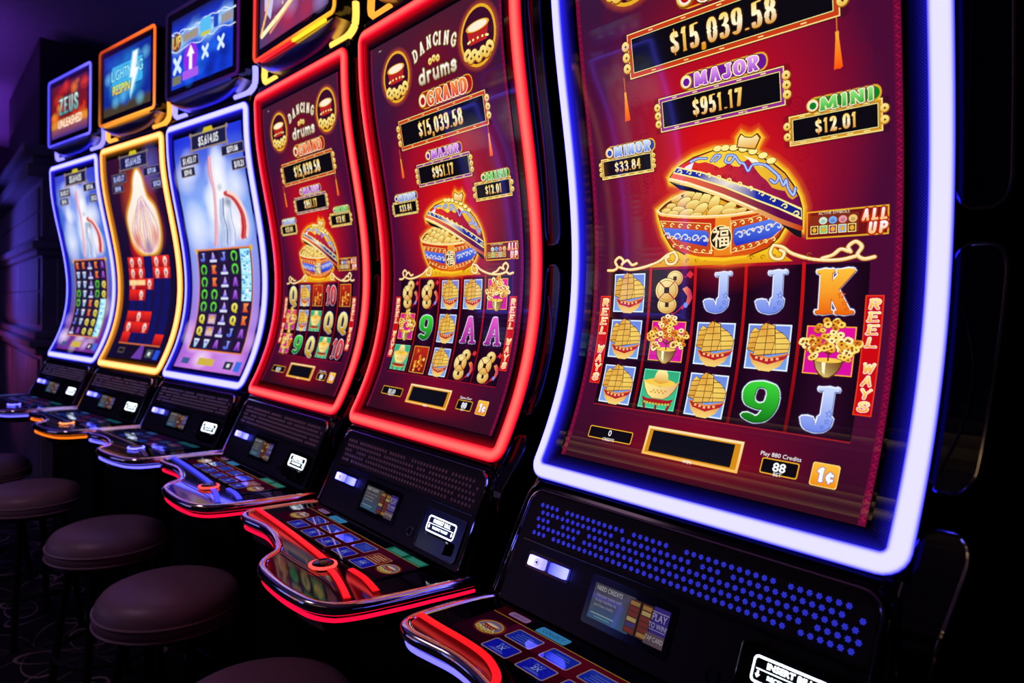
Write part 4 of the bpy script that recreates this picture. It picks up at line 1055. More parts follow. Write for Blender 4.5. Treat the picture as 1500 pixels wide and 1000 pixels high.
def top_art(kind, fmap):
    """465 x 262 mm pictures of the upper monitors, origin in the middle of the lower edge"""
    A = Art(fmap, band=0)
    R_ = random.Random(hash(kind) % 1000 if False else len(kind))
    if kind == 'fire':                                             # ZEUS UNLEASHED
        A.grid(-232, 0, 232, 262, 12, 10, lambda x, s: lerp(C(150, 20, 15), C(90, 20, 20), s / 262) if s > 70 else lerp(C(60, 40, 130), C(190, 100, 30), s / 70), 0)
        blobs(A, [(R_.uniform(-220, 220), R_.uniform(60, 255), R_.uniform(25, 70), R_.uniform(15, 40), R_.choice([C(240, 60, 20), C(255, 140, 40), C(120, 10, 10), C(200, 30, 20)]), R_.uniform(.4, .8)) for k in range(34)], 1)
        A.grid(-232, 42, 232, 92, 6, 3, lambda x, s: alpha(C(250, 165, 40), .85 * (1 - abs(s - 66) / 26)), 3)
        for g, c, L in ((8, C(20, 20, 40), 4), (4, C(40, 110, 120), 4.4), (0, vgrad(C(90, 150, 150), C(220, 245, 235), 110, 190), 4.8)):
            A.word('ZEUS', -6, 108, 80, 48, [(g, c, L)], 8, 6, -1, gap=.22, width=250)
        A.ftext('UNLEASHED', 10, 44, 40, C(255, 245, 235), 5, k=.95, bold=.5)
    elif kind == 'bolt':                                           # LIGHTNING RESPIN
        A.grid(-232, 0, 232, 262, 12, 10, lambda x, s: lerp(C(40, 190, 250), C(8, 40, 150), math.hypot(x / 210, (s - 140) / 120)) if s > 34 else C(70, 60, 40), 0)
        blobs(A, [(R_.uniform(-200, 200), R_.uniform(30, 240), 50, 34, R_.choice([C(10, 40, 160), C(120, 220, 255), C(20, 90, 210)]), .5) for k in range(22)], 1)
        A.rrect(-150, 96, 165, 210, 12, C(20, 80, 170), 3); A.rrect(-144, 102, 159, 204, 10, C(60, 180, 240), 3.4)
        A.ftext('LIGHTNING', 6, 142, 46, C(10, 50, 130), 4, k=.92, bold=3.4); A.ftext('LIGHTNING', 6, 143, 44, C(150, 240, 255), 4.6, k=.92, bold=.8)
        A.ftext('RESPIN', -48, 82, 40, C(40, 70, 20), 4.2, k=1.05, bold=3); A.ftext('RESPIN', -48, 83, 38, vgrad(C(255, 210, 30), C(220, 255, 90), 84, 124), 4.8, k=1.05, bold=.8)
        bolt = [(70, 230), (110, 232), (92, 160), (120, 160), (40, 50), (66, 130), (40, 130)]
        A.glow(bolt, 18, C(160, 240, 255), 5); A.poly(bolt, WHT, 5.4)
    elif kind == 'ice':                                            # blue lightning band, arrow and crosses
        A.grid(-232, 0, 232, 262, 14, 14, lambda x, s: lerp(C(165, 225, 255), lerp(C(20, 60, 225), C(24, 26, 80), (s - 205) / 60) if s > 170 else C(14, 60, 215), min(1, abs(s - 176 + 14 * math.sin(x / 38)) / 42)), 0)
        blobs(A, [(R_.uniform(-220, 220), R_.uniform(10, 110), 44, 30, R_.choice([C(10, 30, 130), C(30, 110, 240)]), .6) for k in range(20)], 1)
        for g in range(3):
            A.stroke(catmull([(-232 + 40 * k, 205 + R_.uniform(-10, 10) - 60 * (g == 2)) for k in range(13)], 3), 1.6, 1.6, C(235, 250, 255), 2)
        A.disc(-190, 172, 38, 34, C(120, 70, 40), 3); A.ftext('UP', -188, 152, 44, C(110, 50, 10), 3.6, bold=3); A.ftext('UP', -188, 153, 42, vgrad(C(240, 150, 60), C(250, 240, 130), 150, 196), 4.2, bold=1)
        for x0, x1 in ((-140, -18), (150, 232)):
            A.rect(x0, 160, x1, 194, C(150, 150, 190), 3)
            for k in range(6):
                A.rect(x0 + 8 + k * (x1 - x0 - 12) / 6, 166, x0 + 4 + (k + .8) * (x1 - x0 - 12) / 6, 188, C(170, 150, 40), 3.4)
        A.rrect(-4, 150, 76, 214, 10, C(90, 190, 245), 3.2); A.rect(4, 150, 70, 164, C(205, 200, 70), 3.6); A.rrect(96, 160, 130, 206, 6, C(30, 70, 190), 3.4)
        A.disc(-76, 92, 56, 56, C(150, 40, 235), 3); A.poly([(-88, 44), (-64, 44), (-64, 104), (-46, 104), (-76, 142), (-106, 104), (-88, 104)], WHT, 3.6)
        A.rrect(-140, 20, -16, 52, 6, C(170, 90, 240), 4); A.rect(-222, 14, -152, 46, C(120, 120, 90), 4)
        for x, s, r in ((-184, 86, 40), (36, 92, 30), (150, 100, 30)):
            for a in (PI / 4, -PI / 4):
                for q in (-1, 1):
                    A.stroke([(x + q * r * .25 * math.cos(a), s + q * r * .25 * math.sin(a)), (x + q * r * .85 * math.cos(a), s + q * r * .85 * math.sin(a))], r * .26, r * .26, C(215, 240, 255), 3.6)
    else:                                                          # gilt ribbons on plum
        A.grid(-232, 0, 232, 262, 12, 10, lambda x, s: lerp(C(150, 45, 90), C(80, 60, 110), abs(x) / 232), 0)
        blobs(A, [(R_.uniform(-200, 200), R_.uniform(20, 250), 60, 40, R_.choice([C(190, 40, 60), C(170, 150, 215), C(110, 40, 110)]), .6) for k in range(18)], 1)
        A.poly([(-200, 250), (-150, 250), (-120, 150), (-150, 70), (-196, 110)], C(205, 205, 245), 2.4)
        for path, w, c in (([(-215, 36), (-60, 70), (120, 118), (232, 150)], 9, C(255, 245, 190)), ([(-222, 40), (-160, 140), (-120, 262)], 8, C(245, 190, 110)), ([(-150, 30), (60, 100), (232, 190)], 5, C(235, 150, 110)), ([(-90, 200), (40, 220), (200, 250)], 12, C(200, 40, 50))):
            A.stroke(catmull(path, 5), w, w, c, 3)
        for k in range(26):
            A.radial(R_.uniform(-180, 200), R_.uniform(60, 240), 9, 9, C(255, 235, 170), alpha(C(255, 160, 40), 0), 4, 10)
    return A

DECK_Z = .7572
def dmap(x, s, h=0.0):
    return (x / 1000 - .31, s / 1000, DECK_Z + h)

def deck_art(kind):
    A = Art(dmap, band=0, dim=.36)
    if kind == 'fortune':
        A.grid(60, -216, 542, -128, 8, 3, lambda x, s: lerp(C(120, 14, 40), C(82, 10, 60), abs(x - 300) / 260), 0)
        A.rect(60, -128, 130, -104, C(110, 16, 40), 0); A.rect(130, -128, 542, -104, C(12, 16, 34), 0); A.rect(60, -129.2, 542, -128, GOLD, .5)
        medal(A, 102, -172, 24, 20, 1, C(150, 120, 170)); medal(A, 515, -178, 24, 20, 1, C(150, 120, 170))
        A.rrect(84, -121, 128, -107, 5, C(175, 130, 195), 1); A.ftext('SERVICE', 106, -117, 6.5, C(90, 20, 60), 1.5, k=.9)
        A.rrect(152, -126, 214, -106, 4, C(70, 170, 235), 1); A.ftext('COLLECT', 183, -119, 7.5, C(20, 60, 150), 1.5, k=.95)
        for k, t in enumerate(('1X', '2X', '3X', '5X', '10X')):
            for y, x0 in ((-201, 163), (-157, 164)):
                x = x0 + 73.6 * k
                if y > -170 and k == 4:
                    continue
                A.rrect(x - 28, y - 17, x + 28, y + 17, 4, C(190, 150, 150), 1); A.rrect(x - 26, y - 15, x + 26, y + 15, 3, C(20, 30, 215) if y < -170 else C(20, 50, 205), 1.4)
                if y < -170:
                    A.ftext('PLAY', x, y + 5.5, 5.5, C(150, 170, 250), 2); A.ftext(t, x, y - 4.5, 8.5, C(170, 190, 255), 2, bold=.4)
                for q, w in (((-10.5, 15), (-8, 11)) if y < -170 else ((7, 13), (1.5, 17), (-4, 15), (-9.5, 18))):
                    A.rect(x - w, y + q - .9, x + w, y + q + .9, C(95, 120, 240), 2)
        A.rrect(430, -184, 486, -150, 4, C(205, 130, 90), 1); A.rrect(432, -182, 484, -152, 3, C(150, 30, 30), 1.4)
        for q, w in ((-159, 17), (-165, 20), (-171, 16), (-177, 20)):
            A.rect(458 - w, q - 1.4, 458 + w, q + 1.4, C(225, 170, 130), 2)
        for x in (446, 512):
            A.rrect(x - 31, -128, x + 31, -106, 3, C(20, 130, 100), 1); A.rrect(x - 22, -124, x + 26, -109, 3, C(70, 170, 150), 1.4)
    else:
        A.grid(60, -216, 542, -104, 8, 3, lambda x, s: lerp(C(60, 20, 70), C(14, 30, 80), abs(x - 300) / 240), 0)
        R_ = random.Random(2)
        for k in range(5):
            x = 163 + 73.6 * k
            for y in (-201, -155):
                A.rrect(x - 27, y - 16, x + 27, y + 16, 4, C(20, 40, 120), 1); A.rrect(x - 24, y - 13, x + 24, y + 13, 3, R_.choice([C(30, 70, 180), C(40, 60, 130), C(110, 40, 90)]), 1.4)
        for x in (446, 512):
            A.rrect(x - 31, -128, x + 31, -106, 3, C(30, 110, 120), 1)
        A.rrect(152, -126, 214, -106, 4, C(50, 110, 190), 1)
    return A

CON_DIR, CON_N = (0, -.3906, -.9206), (0, -.9206, .3906)
def cmap(x, t, h=0.0):
    """console face: x mm across, t mm down from its upper edge"""
    t = t / 1000
    return (x / 1000 - .31, -.014 + CON_DIR[1] * t + CON_N[1] * h, .929 + CON_DIR[2] * t + CON_N[2] * h)
def cmap_up(x, s, h=0.0):
    return cmap(x, -s, h)

def reader_art():
    A = Art(cmap_up, band=0, dim=.42)
    A.grid(214, -154, 290, -103, 3, 3, lambda x, s: lerp(C(70, 110, 150), C(92, 88, 96), (s + 154) / 30), 0)
    A.ftext('NEED CREDITS', 219, -112, 6, C(235, 230, 235), 1, 'l', k=.83)
    for k, t in enumerate(('Use your casino card', 'at any machine to', 'purchase credits')):
        A.ftext(t, 221, -120.5 - 7 * k, 4.2, C(190, 185, 190), 1, 'l', k=.9)
    A.rect(219, -146, 262, -144.6, C(180, 200, 215), 1); A.rect(226, -150, 256, -148.8, C(110, 190, 205), 1)
    R_ = random.Random(8)
    for x0, x1 in ((281, 301), (303, 322)):
        A.rect(x0, -152, x1, -105, C(96, 60, 50), 1)
        for k in range(6):
            A.rect(x0 + 2, -150 + 7.4 * k, x1 - 2, -144.6 + 7.4 * k, R_.choice([C(190, 140, 80), C(140, 60, 60), C(80, 70, 140), C(210, 180, 120)]), 1.5)
    A.rect(323, -154, 350, -103, C(70, 52, 150), 1); A.grid(318, -154, 350, -138, 2, 1, lambda x, s: C(110, 90, 105), 1.2)
    A.ftext('PLAY', 335, -121, 9.5, C(205, 195, 225), 2, k=.78); A.ftext('TO WIN!', 335, -131, 6.8, C(205, 195, 225), 2, k=.76); A.rect(322, -110, 349, -109, C(190, 180, 220), 2); A.rect(322, -133.6, 349, -132.8, C(190, 180, 220), 2)
    A.ftext('TAP CARD', 334, -148, 6, C(215, 205, 205), 2, k=.72)
    return A

def bill_art():
    A = Art(cmap_up, band=0, dim=4.0)
    P = rrect(477, -139, 567, -110, 5, 4)
    A.stroke(P, 1.35, 1.35, C(225, 240, 255, 1.2), 1, True)
    A.ftext('INSERT BILL', 522, -120.5, 6.6, C(235, 245, 255, 1.1), 1, k=1.12, bold=.3)
    A.rect(481, -124.4, 563, -123.4, C(225, 240, 255), 1)
    A.ftext('RECEIVE TICKET', 522, -132.5, 4.6, C(225, 240, 255), 1, k=1.05, bold=.1)
    for x in (484, 560):
        A.rect(x - 1, -130, x + 1, -126, WHT, 1); A.poly([(x - 3, -130), (x + 3, -130), (x, -134)], WHT, 1)
    return A

# ------------------------------------------------------------------ the hall: carpet, ceiling, walls, panelled column
def world_box(name, lo, hi, mat, parent=None, bevel=0.0, kind=None):
    b = MB(); b.box((lo[0], lo[1], lo[2] - FLOOR_DROP), (hi[0], hi[1], hi[2] - FLOOR_DROP))
    o = b.build(name, mat, parent, bevel=bevel)
    if kind:
        o['kind'] = kind
    return o

def carpet_material():
    """dark carpet with pale looping petals woven in a repeat"""
    m = bpy.data.materials.new('patterned_carpet')
    m.use_nodes = True
    nt = m.node_tree; N = nt.nodes; L = nt.links
    b = N['Principled BSDF']; b.inputs['Roughness'].default_value = 0.95; b.inputs['Specular IOR Level'].default_value = 0.1
    tc = N.new('ShaderNodeTexCoord')
    def math_(op, a, c=None):
        n = N.new('ShaderNodeMath'); n.operation = op
        for k, v in enumerate((a, c)):
            if v is None:
                continue
            if isinstance(v, (int, float)):
                n.inputs[k].default_value = v
            else:
                L.new(v, n.inputs[k])
        return n.outputs[0]
    sp = N.new('ShaderNodeSeparateXYZ'); L.new(tc.outputs['Object'], sp.inputs[0])
    total = None
    for ox, oy, k in ((0, 0, 6), (.31, .27, 5)):
        px = math_('SUBTRACT', math_('MULTIPLY', math_('FRACT', math_('ADD', math_('MULTIPLY', sp.outputs[0], 1 / .62), ox)), .62), .31)
        py = math_('SUBTRACT', math_('MULTIPLY', math_('FRACT', math_('ADD', math_('MULTIPLY', sp.outputs[1], 1 / .62), oy)), .62), .31)
        r = math_('SQRT', math_('ADD', math_('MULTIPLY', px, px), math_('MULTIPLY', py, py)))
        a = math_('ARCTAN2', py, px)
        petal = math_('MULTIPLY', math_('ABSOLUTE', math_('COSINE', math_('MULTIPLY', a, k / 2))), .27)
        d = math_('ABSOLUTE', math_('SUBTRACT', r, petal))
        line = math_('LESS_THAN', d, .0065)
        total = line if total is None else math_('MAXIMUM', total, line)
    nz = N.new('ShaderNodeTexNoise'); nz.inputs['Scale'].default_value = 220; L.new(tc.outputs['Object'], nz.inputs['Vector'])
    mx = N.new('ShaderNodeMix'); mx.data_type = 'RGBA'
    mx.inputs[6].default_value = (.016, .014, .026, 1); mx.inputs[7].default_value = (.42, .34, .36, 1)
    L.new(math_('MULTIPLY', total, math_('ADD', math_('MULTIPLY', nz.outputs['Fac'], .7), .4)), mx.inputs[0])
    L.new(mx.outputs[2], b.inputs['Base Color'])
    bp = N.new('ShaderNodeBump'); bp.inputs['Strength'].default_value = .4; bp.inputs['Distance'].default_value = .004
    L.new(nz.outputs['Fac'], bp.inputs['Height']); L.new(bp.outputs['Normal'], b.inputs['Normal'])
    return m

world_box('floor', (-8.5, -4.2, -.05), (3.2, 2.6, 0), carpet_material(), kind='structure')
world_box('ceiling', (-8.5, -4.2, 3.05), (3.2, 2.6, 3.15), M['ceiling'], kind='structure')
world_box('wall_back', (-8.5, .95, 0), (3.2, 1.05, 3.05), M['wall'], kind='structure')
world_box('wall_left', (-8.5, -4.2, 0), (-8.4, .95, 3.05), M['wall'], kind='structure')
world_box('wall_right', (3.1, -4.2, 0), (3.2, .95, 3.05), M['wall'], kind='structure')
world_box('wall_front', (-8.5, -4.2, 0), (3.2, -4.1, 3.05), M['wall'], kind='structure')

# panelled column beside the far machine; its near corner stands at CX, CY
CX, CY = -4.22, -.26
col_root = empty('panelled_column', (CX, CY, 0))
col_root['kind'] = 'structure'
def cbox(name, x0, x1, y0, y1, z0, z1, mat='wood', bevel=.004):
    b = MB(); b.box((x0, y0, z0 - FLOOR_DROP), (x1, y1, z1 - FLOOR_DROP))
    return b.build(name, M[mat], col_root, bevel=bevel)
cbox('shaft', -3.40, -.02, .02, .70, 0, 2.30)
for z0, z1 in ((1.80, 2.10), (1.24, 1.66), (.16, 1.02)):          # raised panels on both faces, with a joint across
    zm = (z0 + z1) / 2
    for a, b_ in ((z0, zm - .004), (zm + .004, z1)):
        for q in range(6):
            cbox('panel', -.62 - .55 * q, -.09 - .55 * q, .004, .022, a, b_)
        cbox('panel', -.022, -.004, .10, .34, a, b_); cbox('panel', -.022, -.004, .40, .66, a, b_)
for zc, steps in ((2.30, ((.09, -.16, -.08), (.06, -.08, -.03), (.11, -.03, .03))), (1.73, ((.035, -.06, -.02), (.06, -.02, .03), (.03, .03, .06))), (1.12, ((.04, -.07, -.02), (.075, -.02, .03), (.045, .03, .08))), (.08, ((.03, -.08, .06),))):
    for pr, a, b_ in steps:
        cbox('moulding', -3.45 - pr, pr - .02, .02 - pr, .72, zc + a, zc + b_, bevel=.012)
cbox('bulkhead', -1.75, .02, .0, .62, 2.33, 2.99, 'wall')
world_box('wall_side', (-4.30, .36, 2.33), (-3.9, .94, 3.04), M['wall'], kind='structure')
world_box('wall_far', (-8.4, .30, 0), (-5.25, .40, 3.05), M['wall'], kind='structure')

# ------------------------------------------------------------------ bar stools
def make_stool():
    r = empty('bar_stool', (0, 0, 0))
    zs = .44
    b = MB(); b.lathe([(.02, .036), (.09, .034), (.14, .027), (.166, .015), (.180, -.004), (.184, -.022)], 48, (0, 0, zs)); b.build('seat', M['leather'], r, smooth=True)
    b = MB(); b.lathe([(.184, -.024), (.187, -.030), (.185, -.052), (.176, -.066), (.165, -.070)], 48, (0, 0, zs)); b.build('seat_band', M['leather'], r, smooth=True)
    for zz, rr in ((-.023, .1855), (-.054, .1855)):
        b = MB(); b.tube([(rr * math.cos(2 * PI * k / 48), rr * math.sin(2 * PI * k / 48), zs + zz) for k in range(48)], .0035, 6, True); b.build('piping', M['piping'], r, smooth=True)
    b = MB(); b.lathe([(.15, 0), (.15, -.012), (.03, -.016)], 24, (0, 0, zs - .070)); b.build('seat_plate', M['iron'], r)
    for k in range(4):
        a = PI / 4 + k * PI / 2
        c, s = math.cos(a), math.sin(a)
        b = MB(); b.tube([(.115 * c, .115 * s, zs - .075), (.15 * c, .15 * s, .15), (.185 * c, .185 * s, -.147)], .013, 8)
        b.build('leg', M['iron'], r, smooth=True)
    b = MB(); b.tube([(.158 * math.cos(2 * PI * k / 40), .158 * math.sin(2 * PI * k / 40), .05) for k in range(40)], .009, 8, True); b.build('foot_ring', M['iron'], r, smooth=True)
    return r
stool0 = make_stool()
STOOLS = [(-.43, -.31, 'round mauve vinyl stool cut off by the lower picture edge, nearest stool'),
          (-1.119, -.305, 'large round mauve vinyl stool with piped rim, second nearest in the row'),
          (-1.77, -.331, 'round mauve vinyl stool in the middle of the row, third from the front'),
          (-2.536, -.469, 'mauve round stool half cut off by the left edge, fourth from the front'),
          (-3.24, -.58, 'dark round stool at far left, furthest from the camera')]
for k, (x, y, lab) in enumerate(STOOLS):
    o = stool0 if k == 0 else copy_tree(stool0)
    o.location = (x, y, 0); o.rotation_euler = (0, 0, .12 * k)
    tag(o, lab, 'stool', 'stools along the row of slot machines')

# ------------------------------------------------------------------ slot machines
LED = {  # core colour, rim colour of the lit tubes (linear light)
    'blue': ((.83, .79, 8.0, 1), (.02, .015, 1.2, 1)),
    'red': ((4.2, .19, .16, 1), (.95, .0, .025, 1)),
    'amber': ((3.8, 1.0, .34, 1), (1.7, .50, .04, 1)),
    'violet': ((.14, .01, .22, 1), (.05, .004, .09, 1)),
    'dim': ((.02, .02, .10, 1), (.004, .004, .03, 1)),
}
def led_section(r, kind, n=17, flat=.38, tilt=.23):
    """low dome, its face tipped a little outwards; bright core and deeper coloured rims"""
    core, rim = LED[kind]
    lo, hi = {'blue': (.66, 1.0), 'amber': (.62, 1.0)}.get(kind, (.20, .92))
    sec, cols = [], []
    for k in range(n):
        a = math.radians(-25 + 230 * k / (n - 1))
        u, v = r * math.cos(a), r * flat * math.sin(a)
        sec.append((u * math.cos(tilt) + v * math.sin(tilt), -u * math.sin(tilt) + v * math.cos(tilt)))
        t = abs(math.cos(a)) if math.sin(a) > 0 else 1.0
        cols.append(lerp(core, rim, ((t - lo) / (hi - lo)) ** .8 if t > lo else 0))
    return sec, cols

def ring_path(inset, r, h):
    """rounded rectangle round the curved screen, inset from the outer edge (mm)"""
    x0, x1, s0, s1 = inset, 620 - inset, inset, 1011 - inset
    flat = rrect(x0, s0, x1, s1, r, 6)
    pts = []
    for i, p in enumerate(flat):
        q = flat[(i + 1) % len(flat)]
        m = max(1, int(math.hypot(q[0] - p[0], q[1] - p[1]) / 14))
        for k in range(m):
            pts.append((p[0] + (q[0] - p[0]) * k / m, p[1] + (q[1] - p[1]) * k / m))
    P = [smap(x, s, h) for x, s in pts]
    N = []
    for x, s in pts:
        _, _, ny, nz = prof(s / 1000)
        N.append((0, ny, nz))
    return pts, P, N

def build_neon(kind, root):
    pts, P, N = ring_path(12.5, 20, .0050)
    sec, cols = led_section(.0135, kind)
    b = MB(); b.sweep(P, N, sec, True, cols)
    return b.build('neon_frame', M['led'], root, smooth=True)

def build_glow_band(kind, root):
    """dotted band inside the lit tube, tube glow painted in, fading towards the picture"""
    col = {'blue': (.035, .025, 1.25), 'red': (1.0, .006, .012), 'amber': (.9, .28, .03)}[kind]  # the tube's glow on the printed glass, put into its emission colour
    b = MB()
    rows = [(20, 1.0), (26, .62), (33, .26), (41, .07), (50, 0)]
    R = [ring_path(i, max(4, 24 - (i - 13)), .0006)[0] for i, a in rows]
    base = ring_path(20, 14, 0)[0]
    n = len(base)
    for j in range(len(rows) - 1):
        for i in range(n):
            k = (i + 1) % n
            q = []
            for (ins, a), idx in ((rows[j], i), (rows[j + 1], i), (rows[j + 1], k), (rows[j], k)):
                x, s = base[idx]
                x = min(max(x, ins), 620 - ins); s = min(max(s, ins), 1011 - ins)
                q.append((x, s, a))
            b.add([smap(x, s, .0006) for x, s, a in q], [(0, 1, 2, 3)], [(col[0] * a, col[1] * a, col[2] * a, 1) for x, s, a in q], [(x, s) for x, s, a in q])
    return b.build('glow_band', M['dot_glow'], root, uvs=True)

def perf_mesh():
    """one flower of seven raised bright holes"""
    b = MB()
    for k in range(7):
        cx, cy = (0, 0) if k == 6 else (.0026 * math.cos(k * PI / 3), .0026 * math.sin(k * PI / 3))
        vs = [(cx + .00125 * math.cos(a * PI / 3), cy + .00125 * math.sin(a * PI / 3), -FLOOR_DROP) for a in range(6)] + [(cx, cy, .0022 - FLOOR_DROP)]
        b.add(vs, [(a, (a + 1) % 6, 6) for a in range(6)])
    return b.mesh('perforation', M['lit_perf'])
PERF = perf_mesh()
def perf_spots():
    out = []
    R_ = random.Random(12)
    for row in range(5):
        for k in range(46):
            x = 58 + 11.6 * k + (5.8 if row % 2 else 0)
            if x > 592 or R_.random() < .07:
                continue
            out.append((x, 20 + 11.8 * row))
    return out

OUTLINE = [(634, -67), (631, -110), (627, -148), (623, -200), (617, -251), (610, -292), (596, -326), (564, -348), (528, -356), (485, -361), (443, -362), (400, -361), (366, -356), (338, -344), (318, -326), (300, -304), (274, -288), (232, -275), (180, -265), (131, -262), (85, -268), (43, -273), (16, -266), (1, -253), (-4, -232), (-4, -189), (-1, -130), (8, -85)]
def outline_offset(d):
    P = np.array(OUTLINE, float)
    T = np.gradient(P, axis=0); N_ = np.stack([-T[:, 1], T[:, 0]], 1); N_ /= np.linalg.norm(N_, axis=1)[:, None]
    return [tuple(p) for p in P + N_ * d]

_mesh_cache = {}
def shared(key, make, name, root):
    """build a part once, then let later machines share its mesh data"""
    if key in _mesh_cache:
        src = _mesh_cache[key]
        c = src.copy(); COL.objects.link(c); c.parent = root; c.name = name
        for ch in src.children:
            d = ch.copy(); COL.objects.link(d); d.parent = c
        return c
    o = make()
    _mesh_cache[key] = o
    return o

def build_cabinet(root):
    front = [(.03, -.147), (.03, .70), (-.070, .715), (-.082, .757), (-.0105, .926), (.004, .948)]
    front += [(prof_z(z) + .004, z) for z in np.arange(.97, 1.955, .03)] + [(.014, 1.962), (.44, 1.962), (.44, -.147)]
    b = MB(); b.prism(front, lambda p: (.300, p[0], p[1]), lambda p: (-.300, p[0], p[1]))
    return b.build('cabinet', M['black_gloss'], root, bevel=.006)

def build_bezel(root):
    b = MB()
    S = np.linspace(3, 1008, 90)
    for a, c in zip(S[:-1], S[1:]):
        b.add([smap(3, a), smap(617, a), smap(617, c), smap(3, c)], [(0, 1, 2, 3)])
    return b.build('screen_glass', M['glass'], root)

def build_fins(root, wide):
    """three curved side wings with chrome edges to the right of the screen"""
    x0, x1 = .306, .306 + wide
    for z0, z1, tail in ((1.375, 1.90, 0), (1.045, 1.335, .35), (.835, 1.005, .75)):
        zs = z0 + (z1 - z0) * (.5 - .5 * np.cos(np.linspace(0, PI, 26)))
        L_, R_ = [], []
        for k, z in enumerate(zs):
            t = (z - z0) / (z1 - z0)
            end = min(1, min(z - z0, z1 - z) / .035); end = (1 - (1 - end) ** 2) ** .5
            m = (x0 + x1) / 2 - (1 - t) * tail * .022
            hw = (x1 - x0) / 2 * (.25 + .75 * end) * (1 - .35 * tail * (1 - t))
            L_.append((m - hw, z)); R_.append((m + hw, z))
        loop = L_ + R_[::-1]
        b = MB(); b.prism(loop, lambda p: (p[0], prof_z(p[1]) + .012, p[1]), lambda p: (p[0], prof_z(p[1]) + .12, p[1]))
        f = b.build('side_wing', M['black_gloss'], root, bevel=.004)
        b = MB(); b.tube([(x, prof_z(z) + .012, z) for x, z in loop], .0026, 6, True, up=(0, -1, 0)); b.build('wing_edge', M['chrome' if wide > .05 else 'dark_chrome'], f, smooth=True)
        if tail < .5:
            b = MB(); b.tube([(x0 + .010 + .022 * math.sin(k / 12 * PI) * (1 if tail else .4), prof_z(z) + .0115, z) for k, z in enumerate(np.linspace(z0 + .02, z1 - .06, 13))], .0016, 6, up=(0, -1, 0)); b.build('inner_edge', M['dark_chrome'], f, smooth=True)
    for x in (-.3045, .3045):
        b = MB(); b.tube([(x, prof_z(z) + .006, z) for z in np.linspace(.95, 1.94, 40)], .0022, 6, up=(0, -1, 0)); b.build('edge_bead', M['dark_chrome'], root, smooth=True)

